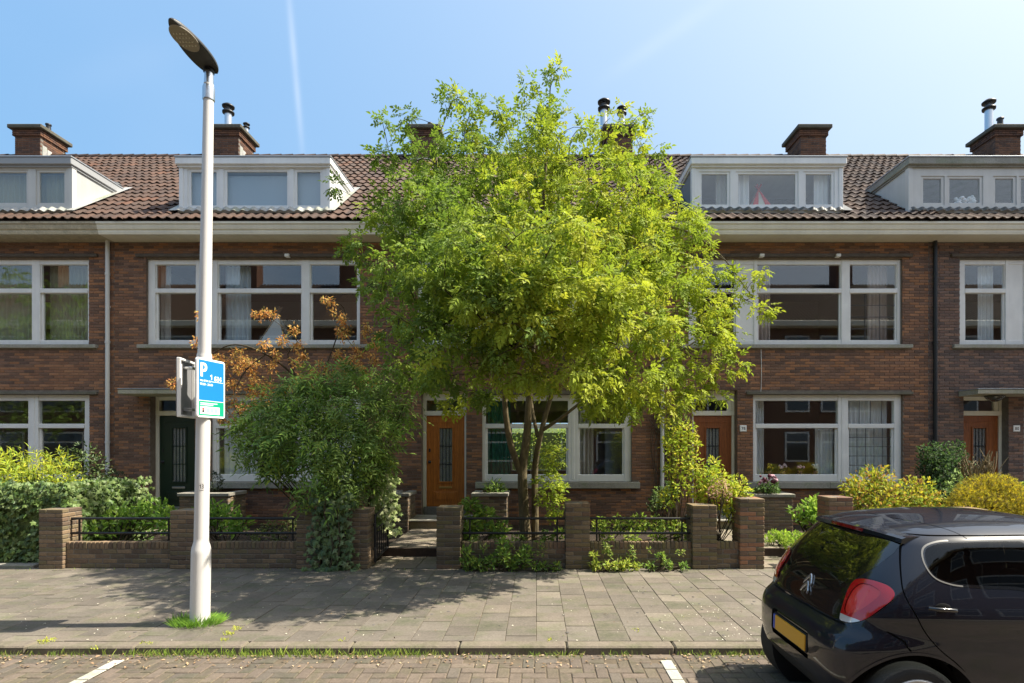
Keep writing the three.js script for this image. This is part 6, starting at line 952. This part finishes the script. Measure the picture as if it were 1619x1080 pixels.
// middle garden
{
  const b = (px, py, rp, d) => { const p = W(px, py, d); return [p.x, Math.max(p.y, 0.06), p.z, rp * d / FPX]; }, gr = [[0.09, 0.15, 0.022], [0.12, 0.19, 0.025], [0.06, 0.11, 0.02], [0.16, 0.21, 0.03]];
  const one = (name, label, l, n, seed, geo, o = {}) => shrub(name, label, o.cat || 'plant', l.map(a => b(...a)), n, { seed, base: V3(b(...l[0])[0], o.y ?? 0.08, b(...l[0])[2]), geo, pal: gr, stems: 10, ...o });
  one('bushy_plant', 'leafy green plant behind the railing right of the gate pillar', [[745, 805, 18, 9.2], [770, 820, 16, 9.2], [748, 835, 14, 9.0], [790, 835, 14, 9.2], [735, 840, 12, 8.9]], 520, 111, G.broad);
  one('planter_fern', 'blue green ferny plant in the planter beside the orange door', [[780, 770, 13, 11.8], [790, 775, 10, 11.8], [772, 778, 8, 11.7]], 260, 112, G.lance, { y: 0.8 });
  one('wall_weed', 'tall weeds growing at the foot of the mossy wall, nearest the gate', [[742, 892, 12, 8.32], [738, 872, 8, 8.34], [760, 895, 11, 8.3], [775, 890, 9, 8.32]], 330, 113, G.ovate, { y: 0, up: 0.4 });
  one('wall_weed', 'bright green weed clump at the foot of the mossy wall below the tree', [[792, 880, 13, 8.3], [795, 862, 9, 8.32], [825, 885, 12, 8.3], [830, 870, 8, 8.32], [808, 897, 9, 8.28]], 420, 114, G.ovate, { y: 0, up: 0.4 });
  one('wall_weed', 'small weeds at the foot of the wall left of the middle pillar', [[860, 897, 8, 8.3], [880, 898, 8, 8.3], [845, 896, 7, 8.3]], 160, 115, G.small, { y: 0, up: 0.4, s: 1.4 });
  one('wall_weed', 'yellow green weeds at the foot of the wall right of the middle pillar', [[942, 894, 7, 8.3], [960, 897, 6, 8.3], [990, 894, 7, 8.28], [975, 898, 6, 8.3], [938, 880, 5, 8.33], [1005, 898, 5, 8.3]], 260, 116, G.ovate, { y: 0, up: 0.4, pal: [[0.20, 0.24, 0.03], [0.25, 0.27, 0.04], [0.14, 0.19, 0.03]] });
  one('wall_weed', 'dark low weeds at the foot of the wall left of the twin pillars', [[1030, 896, 6, 8.3], [1055, 893, 7, 8.3], [1082, 896, 6, 8.3], [1045, 880, 6, 8.33]], 200, 117, G.small, { y: 0, up: 0.3, s: 1.4 });
  { const wr_ = rng(126), l = []; for (let i = 0; i < 46; i++) { const px = 734 + Math.pow(wr_(), 0.9) * 350; if ((px > 892 && px < 935)) continue; l.push([px, 898 - Math.pow(wr_(), 2) * 42, 3 + wr_() * 4.5, 8.40 - wr_() * 0.06]); } one('wall_creeper', 'thin straggling weeds spread all along the foot of the mossy wall', l, 620, 127, G.small, { y: 0, up: 0.3, s: 1.2, stems: 0, pal: [[0.10, 0.15, 0.022], [0.15, 0.19, 0.03], [0.07, 0.11, 0.02], [0.20, 0.21, 0.06]] }); }
  one('ground_cover', 'low green ground cover behind the railing right of the middle pillar', [[950, 832, 14, 9.4], [980, 830, 14, 9.5], [1010, 828, 15, 9.5], [1040, 830, 15, 9.4], [1070, 835, 13, 9.3], [960, 850, 12, 8.9], [1000, 850, 12, 8.9], [1040, 850, 12, 8.9], [1080, 848, 12, 8.9]], 1100, 118, G.ovate, { pal: [[0.13, 0.19, 0.025], [0.18, 0.23, 0.03], [0.09, 0.15, 0.022], [0.22, 0.25, 0.04]] });
  one('ground_cover', 'shaded low leaves behind the railing beside the tree trunks', [[790, 850, 10, 9.0], [820, 852, 10, 8.9], [865, 848, 10, 9.0], [885, 845, 10, 9.1], [745, 852, 10, 8.8]], 380, 119, G.ovate);
  // climber with canes by the white downpipe
  const yel = [[0.26, 0.28, 0.02], [0.20, 0.25, 0.022], [0.30, 0.29, 0.03], [0.15, 0.21, 0.02]];
  const cs = one('climbing_shrub', 'yellow green climber on canes in front of the brown door', [[1070, 690, 20, 9.4], [1085, 680, 18, 9.4], [1060, 705, 16, 9.3], [1090, 705, 20, 9.4], [1075, 730, 22, 9.3], [1095, 740, 18, 9.3], [1060, 745, 14, 9.3], [1075, 770, 18, 9.2], [1055, 790, 16, 9.2]], 1150, 120, G.ovate, { cat: 'shrub', pal: yel });
  { const t = []; for (const px of [1060, 1073, 1086, 1098]) { const p = W(px, 830, 9.3), q = W(px + 3, 672, 9.35); t.push(bar(V3(p.x - cs.position.x, 0, p.z - cs.position.z), V3(q.x - cs.position.x, q.y - 0.08, q.z - cs.position.z), 0.011, 6)); } M('cane', t, std([0.30, 0.24, 0.15], { map: woodT }), cs); }
  one('yellow_bush', 'yellow green leafy bush spilling over the twin brick pillars', [[1120, 755, 18, 9.0], [1140, 765, 22, 8.95], [1165, 770, 20, 8.9], [1175, 785, 16, 8.85], [1125, 785, 20, 8.9], [1105, 775, 18, 9.0], [1150, 800, 16, 8.8], [1130, 735, 12, 9.1], [1155, 815, 12, 8.8]], 1250, 121, G.ovate, { cat: 'shrub', pal: yel });
  one('brown_seedheads', 'withered reddish brown seed heads in the yellow green bush', [[1135, 768, 15, 8.72], [1145, 778, 13, 8.7], [1128, 780, 11, 8.7]], 260, 122, G.small, { pal: [[0.26, 0.17, 0.11], [0.32, 0.22, 0.15], [0.20, 0.12, 0.08]], stems: 8 });
  one('bushy_plant', 'dark leafed plant at the foot of the bare climbing vine', [[1045, 785, 16, 10.4], [1060, 775, 14, 10.5], [1035, 800, 12, 10.3]], 420, 123, G.ovate, { pal: [[0.05, 0.085, 0.02], [0.09, 0.13, 0.03], [0.035, 0.06, 0.02]] });
  const vr = rng(124), v = []; for (let i = 0; i < 16; i++) { const x = W(1040 + vr() * 24, 800, 12.3).x, y = 0.1; v.push(tube([V3(x, y, -12.36), V3(x + (vr() - 0.5) * 0.2, 1.0, -12.38), V3(x + (vr() - 0.5) * 0.4, 1.8, -12.39), V3(x + (vr() - 0.6) * 0.7, 2.3 + vr() * 0.6, -12.38)], 0.006 + vr() * 0.006, 5, 14)); }
  tag(M('bare_vine', v, std([0.16, 0.12, 0.08], { map: barkT })), 'bare brown vine stems climbing the wall beside the white downpipe', 'vine');
}
// right gardens
{
  const b = (px, py, rp, d) => { const p = W(px, py, d); return [p.x, Math.max(p.y, 0.06), p.z, rp * d / FPX]; };
  const one = (name, label, l, n, seed, geo, pal, o = {}) => shrub(name, label, o.cat || 'shrub', l.map(a => b(...a)), n, { seed, base: V3(b(...l[0])[0], o.y ?? 0.08, b(...l[0])[2]), geo, pal, stems: 12, ...o });
  one('geranium', 'dark pink geraniums in the grey brick planter under the white window', [[1212, 770, 12, 11.6], [1222, 772, 11, 11.6], [1202, 772, 9, 11.6]], 320, 131, G.ovate, [[0.05, 0.09, 0.02], [0.07, 0.12, 0.03]], { cat: 'flowers', y: 0.78 });
  { const r = rng(132), g = scene.children[scene.children.length - 1], t = [], t2 = []; for (let i = 0; i < 34; i++) { const p = W(1200 + r() * 28, 752 + r() * 14, 11.55), q = new THREE.IcosahedronGeometry(0.022 + r() * 0.018, 1).translate(p.x - g.position.x, p.y - g.position.y, p.z - g.position.z); (r() < 0.4 ? t2 : t).push(q); } M('blossoms', t, std([0.10, 0.012, 0.03]), g); M('pale_blossoms', t2, std([0.6, 0.35, 0.4]), g); }
  const sp = [[0.24, 0.22, 0.018], [0.19, 0.21, 0.02], [0.27, 0.235, 0.022], [0.22, 0.125, 0.03], [0.11, 0.15, 0.02], [0.15, 0.19, 0.02]];
  one('golden_spirea', 'golden yellow shrub with orange tips behind the dark brick pillar', [[1370, 765, 24, 9.6], [1395, 760, 22, 9.6], [1360, 785, 24, 9.4], [1400, 785, 26, 9.4], [1430, 790, 24, 9.4], [1345, 770, 16, 9.6], [1380, 750, 14, 9.7], [1380, 810, 24, 9.3], [1420, 812, 22, 9.3], [1345, 800, 16, 9.4]], 2300, 133, G.ovate, sp, { up: 0.3 });
  one('golden_spirea', 'golden yellow shrub with reddish tips behind the car roof, right of its twin', [[1455, 775, 20, 9.6], [1450, 795, 22, 9.5], [1470, 795, 18, 9.5], [1440, 765, 12, 9.7], [1475, 810, 16, 9.4], [1488, 785, 9, 9.5]], 1000, 134, G.ovate, sp, { up: 0.3 });
  one('dark_shrub', 'dark green layered shrub beside the black downpipe', [[1478, 720, 22, 11.2], [1507, 716, 20, 11.2], [1490, 740, 30, 11.0], [1518, 742, 22, 11.0], [1465, 740, 16, 11.1], [1500, 772, 32, 10.8], [1478, 785, 26, 10.7], [1460, 712, 9, 11.2]], 3600, 135, G.ovate, [[0.024, 0.05, 0.013], [0.033, 0.066, 0.016], [0.05, 0.085, 0.018], [0.02, 0.038, 0.014]]);
  one('golden_conifer', 'round golden yellow conifer behind the car roof at the right edge', [[1565, 802, 52, 9.5], [1540, 808, 38, 9.3], [1592, 800, 40, 9.4], [1525, 822, 28, 9.1], [1555, 775, 24, 9.4], [1585, 772, 22, 9.4], [1612, 815, 30, 9.2], [1530, 785, 18, 9.25]], 9000, 136, needle, [[0.27, 0.225, 0.013], [0.21, 0.19, 0.015], [0.31, 0.25, 0.016], [0.12, 0.115, 0.014], [0.10, 0.08, 0.025]], { s: 0.62, j: 0.3, shell: 0.25, out: 1.0, up: 0.35, rand: 0.4 });
  one('bushy_plant', 'bright green leafy plant at the right edge beside the golden conifer', [[1612, 785, 16, 10.2], [1630, 780, 18, 10.2], [1605, 800, 12, 10]], 380, 137, G.broad, [[0.12, 0.19, 0.025], [0.16, 0.23, 0.03]], { cat: 'plant' });
  one('bushy_plant', 'green white leafed plant between dark shrub and golden conifer', [[1508, 765, 10, 10.2], [1500, 785, 10, 10.1], [1515, 750, 8, 10.3]], 200, 138, G.ovate, [[0.20, 0.26, 0.10], [0.14, 0.2, 0.05]], { cat: 'plant' });
  one('broadleaf_plant', 'upright green plant with pale leaves left of the dark brick pillar', [[1285, 800, 12, 9.9], [1280, 820, 14, 9.8], [1295, 815, 12, 9.8], [1255, 808, 7, 10], [1265, 822, 8, 9.9]], 330, 139, G.broad, [[0.15, 0.24, 0.03], [0.20, 0.28, 0.04], [0.11, 0.18, 0.03]], { cat: 'plant', up: 0.5 });
  one('low_ground_cover', 'cushion of light green ground cover beside the path behind the car', [[1225, 848, 10, 9.7], [1240, 850, 11, 9.6], [1258, 852, 11, 9.5], [1270, 856, 11, 9.3], [1245, 858, 10, 9.3], [1215, 852, 8, 9.6]], 1300, 140, G.small, [[0.18, 0.26, 0.03], [0.14, 0.22, 0.028], [0.22, 0.29, 0.04]], { cat: 'plant', up: 0.8, shell: 0.3, y: 0.08 });
  const r = rng(141), t = [], d = 10.0, base = W(1548, 820, d); for (let i = 0; i < 26; i++) { const px = 1524 + r() * 46, py = 712 + r() * 34, e = W(px + (px - 1548) * 0.3, py, d + (r() - 0.5) * 0.3), m = W(1548 + (px - 1548) * 0.55, 775, d); t.push(tube([V3(base.x, 0.1, base.z), m, e.clone().lerp(m, 0.4).add(rv(r).multiplyScalar(0.04)), e], 0.011, 5, 12)); for (let k = 0; k < 2; k++) { const s = m.clone().lerp(e, 0.3 + r() * 0.5); t.push(tube([s, s.clone().add(V3((r() - 0.5) * 0.12, 0.1, (r() - 0.5) * 0.1)), s.clone().add(V3((r() - 0.5) * 0.26, 0.2 + r() * 0.1, (r() - 0.5) * 0.1))], 0.008, 4, 6)); } }
  { const tw = W(1622, 720, 10.0); t.push(tube([W(1570, 765, d), W(1582, 740, d), W(1594, 723, d)], 0.006, 5, 8)); }
  tag(M('bare_twigs', t, std([0.62, 0.50, 0.34], { map: barkT })), 'bare pale twigs of a leafless shrub in front of the right-hand brown door', 'shrub');
}
// grass in the gutter, tuft at the lamp post, weeds in joints, leaf litter
{
  const r = rng(151), L = [], pal = [[0.12, 0.19, 0.025], [0.17, 0.24, 0.03], [0.09, 0.14, 0.02], [0.22, 0.25, 0.05]];
  const dens = x => { const n = fbm(((x * 0.061) % 1 + 1) % 1, 0.37, 16, 3); return Math.max(0, n - 0.40) * 4; };
  const patches = [[-4.9, 0.5, .6], [-4.3, .25, .8], [-3.5, 0.5, 1.1], [-2.8, .6, 1.2], [-2.1, .6, 1.1], [-1.35, .45, 1.1], [-0.9, .3, .5], [-.4, .3, .4], [.15, .35, .6], [.8, .25, .5], [1.6, .4, .7], [-5.6, .4, .5], [2.2, .5, .6], [3.5, 1, .6], [5, 1, .6], [-6.5, .7, .6]];
  for (const [x, hw, k] of patches) for (let i = 0; i < 260 * hw * k; i++) { const u = x + (r() + r() - 1) * hw, z = KERBZ + 0.012 + Math.pow(r(), 1.6) * 0.085; L.push({ p: V3(u, ROADY, z), d: V3((r() - 0.5) * 1.3, 0.8, (r() - 0.2) * 0.9), n: V3((r() - 0.5), 0.3, 1), s: 0.28 + r() * 0.38 * k, c: pick(r, pal) }); }
  const g = new THREE.Group(); g.name = 'gutter_grass'; scene.add(g); tag(g, 'strip of grass and weeds growing along the kerb', 'grass', null, 'stuff'); foliage('blades', g, leafG(0.13, 0.012, 0.5, 0.9), LEAF, L);
  const T = thing('grass_tuft', 'tuft of fresh green grass around the foot of the lamp post', 'grass', [-3.52, 0, -5.86]), l2 = [];
  for (let i = 0; i < 700; i++) { const a = r() * 6.283, q = 0.085 + Math.pow(r(), 1.7) * 0.14; l2.push({ p: V3(Math.cos(a) * q * 1.15, 0, Math.sin(a) * q * 0.75), d: V3(Math.cos(a) * 0.8 + (r() - 0.5), 0.9, Math.sin(a) * 0.8 + (r() - 0.5)), n: V3((r() - 0.5), 0.4, 1), s: 0.4 + r() * 0.5, c: pick(r, [[0.10, 0.19, 0.02], [0.14, 0.24, 0.025], [0.08, 0.15, 0.02]]) }); }
  foliage('blades', T, leafG(0.16, 0.011, 0.5, 0.9), LEAF, l2); T.userData.kind = 'stuff';
  const J = new THREE.Group(); J.name = 'joint_weeds'; scene.add(J); tag(J, 'small weeds and moss in the paving joints', 'weeds', null, 'stuff'); const l3 = [];
  for (const [px, py, n, sp] of [[362, 1002, 50, 9], [375, 994, 40, 8], [355, 1012, 26, 6], [1005, 997, 14, 5], [66, 1016, 40, 8], [80, 1012, 40, 10], [232, 1018, 34, 8], [870, 1013, 14, 4], [150, 1024, 12, 6], [540, 1012, 12, 6]]) for (let i = 0; i < n; i++) { const z = CAMY * FPX / (py + (r() - 0.5) * 6 - VY), x = (px + (r() - 0.5) * 2 * sp - VX) * z / FPX; l3.push({ p: V3(x, -0.004, -z), d: V3(r() - 0.5, 0.5, r() - 0.5), n: V3(r() - 0.5, 1, r()), s: 0.3 + r() * 0.3, c: pick(r, [[0.20, 0.22, 0.03], [0.26, 0.27, 0.04]]) }); }
  for (let i = 0; i < 380; i++) { const x = -9 + r() * 16, z = WALLZ - 0.02 + Math.pow(r(), 2) * 0.14; l3.push({ p: V3(x, -0.004, z), d: V3(r() - 0.5, 0.7, r()), n: V3(r() - 0.5, 1, r()), s: 0.25 + r() * 0.45, c: pick(r, [[0.10, 0.14, 0.03], [0.16, 0.19, 0.04]]) }); }
  foliage('leaves', J, leafG(0.05, 0.022, 0.4, 0.4), LEAF, l3);
  const Q = new THREE.Group(); Q.name = 'leaf_litter'; scene.add(Q); tag(Q, 'dry brown leaf litter and pale petals along gutter and pavement', 'leaf litter', null, 'stuff'); const l4 = [];
  for (let i = 0; i < 900; i++) { const x = -7 + r() * 13; l4.push({ p: V3(x, ROADY + 0.004 + r() * 0.006, KERBZ + 0.02 + Math.pow(r(), 1.8) * 0.3), d: V3(r() - 0.5, 0.05, r() - 0.5), n: V3((r() - 0.5) * 0.6, 1, (r() - 0.5) * 0.6), s: 0.25 + r() * 0.45, c: pick(r, [[0.20, 0.13, 0.07], [0.28, 0.18, 0.10], [0.14, 0.09, 0.05], [0.34, 0.26, 0.16]]) }); }
  for (let i = 0; i < 420; i++) { const z = 5.35 + r() * 3, x = (r() * 1500 - VX) * z / FPX; const pale = r() < 0.5; l4.push({ p: V3(x, 0.006, -z), d: V3(r() - 0.5, 0.05, r() - 0.5), n: V3((r() - 0.5) * 0.5, 1, (r() - 0.5) * 0.5), s: pale ? 0.16 + r() * 0.22 : 0.2 + r() * 0.3, c: pale ? [0.62, 0.58, 0.46] : pick(r, [[0.18, 0.12, 0.07], [0.13, 0.09, 0.06], [0.16, 0.17, 0.05]]) }); }
  for (let i = 0; i < 90; i++) { const p = W(1060 + r() * 190, 960 + r() * 56, 1), z = CAMY * FPX / (955 + r() * 60 - VY); l4.push({ p: V3((1040 + r() * 210 - VX) * z / FPX, 0.006, -z), d: V3(r() - 0.5, 0.05, r() - 0.5), n: V3(0, 1, 0.1), s: 0.14 + r() * 0.22, c: [0.66, 0.63, 0.52] }); }
  foliage('leaves', Q, leafG(0.06, 0.034, 0.4, 0.5), std([1, 1, 1], { roughness: 0.95 }), l4);
}
// street tree across the road, mirrored in the panes of the leftmost house
{
  const r = rng(161), T = thing('street_tree', 'street tree across the road, mirrored in the panes at the left', 'tree', [0, 0, 0]), tr = [[[V3(-25, 0, 2.6), V3(-25, 2, 2.6), V3(-24.8, 4.5, 2.5), V3(-25, 8, 2.6)], 0.18, 0.03]], cl = [];
  for (let i = 0; i < 460; i++) cl.push(V3(-25, 6.2, 2.4).add(rv(r).multiplyScalar(Math.pow(r(), 0.4)).multiply(V3(4.6, 4.4, 1.9))));
  const net = branchNet(r, tr, cl, { minY: 2.2, max: 0.05 }); M('trunk', soupUV(net.big), MAT.bark, T); M('branches', soupUV(net.small), MAT.twig, T).userData.kind = 'stuff';
  const L = []; for (const p of cl) for (let i = 0; i < 9; i++) { const u = rv(r); L.push({ p: p.clone().addScaledVector(u, 0.3 * r()), d: u.clone().add(V3(0, -0.2, 0)), n: V3(0, 1, 0).add(rv(r).multiplyScalar(0.7)), s: 1.3, c: pick(r, [[0.12, 0.18, 0.02], [0.09, 0.14, 0.018]]) }); }
  foliage('crown', T, pinG, LEAF, L);
}
{ // back garden greenery seen through the rooms of the middle house
  const r = rng(171), T = thing('back_hedge', 'green bush in the back garden, seen through the rooms behind the tree trunks', 'hedge', [-0.5, 0, -25]); M('core', cbx(-4, 0, -1.2, 4, 2.6, -0.4, 0.2), std([0.12, 0.17, 0.05]), T); const L = [];
  for (let i = 0; i < 2600; i++) L.push({ p: V3((r() - 0.5) * 8.4, r() * 2.9, -0.3 + (r() - 0.5) * 0.5), d: rv(r), n: V3(0.3, 0.6, 1).add(rv(r).multiplyScalar(0.6)), s: 1.1, c: pick(r, [[0.20, 0.26, 0.03], [0.13, 0.2, 0.03], [0.26, 0.3, 0.04]]) });
  foliage('leaves', T, G.broad, LEAF, L);
}
scene.traverse(o => { if (o.isMesh) { o.castShadow = true; o.receiveShadow = true; } });
renderer.render(scene, camera);
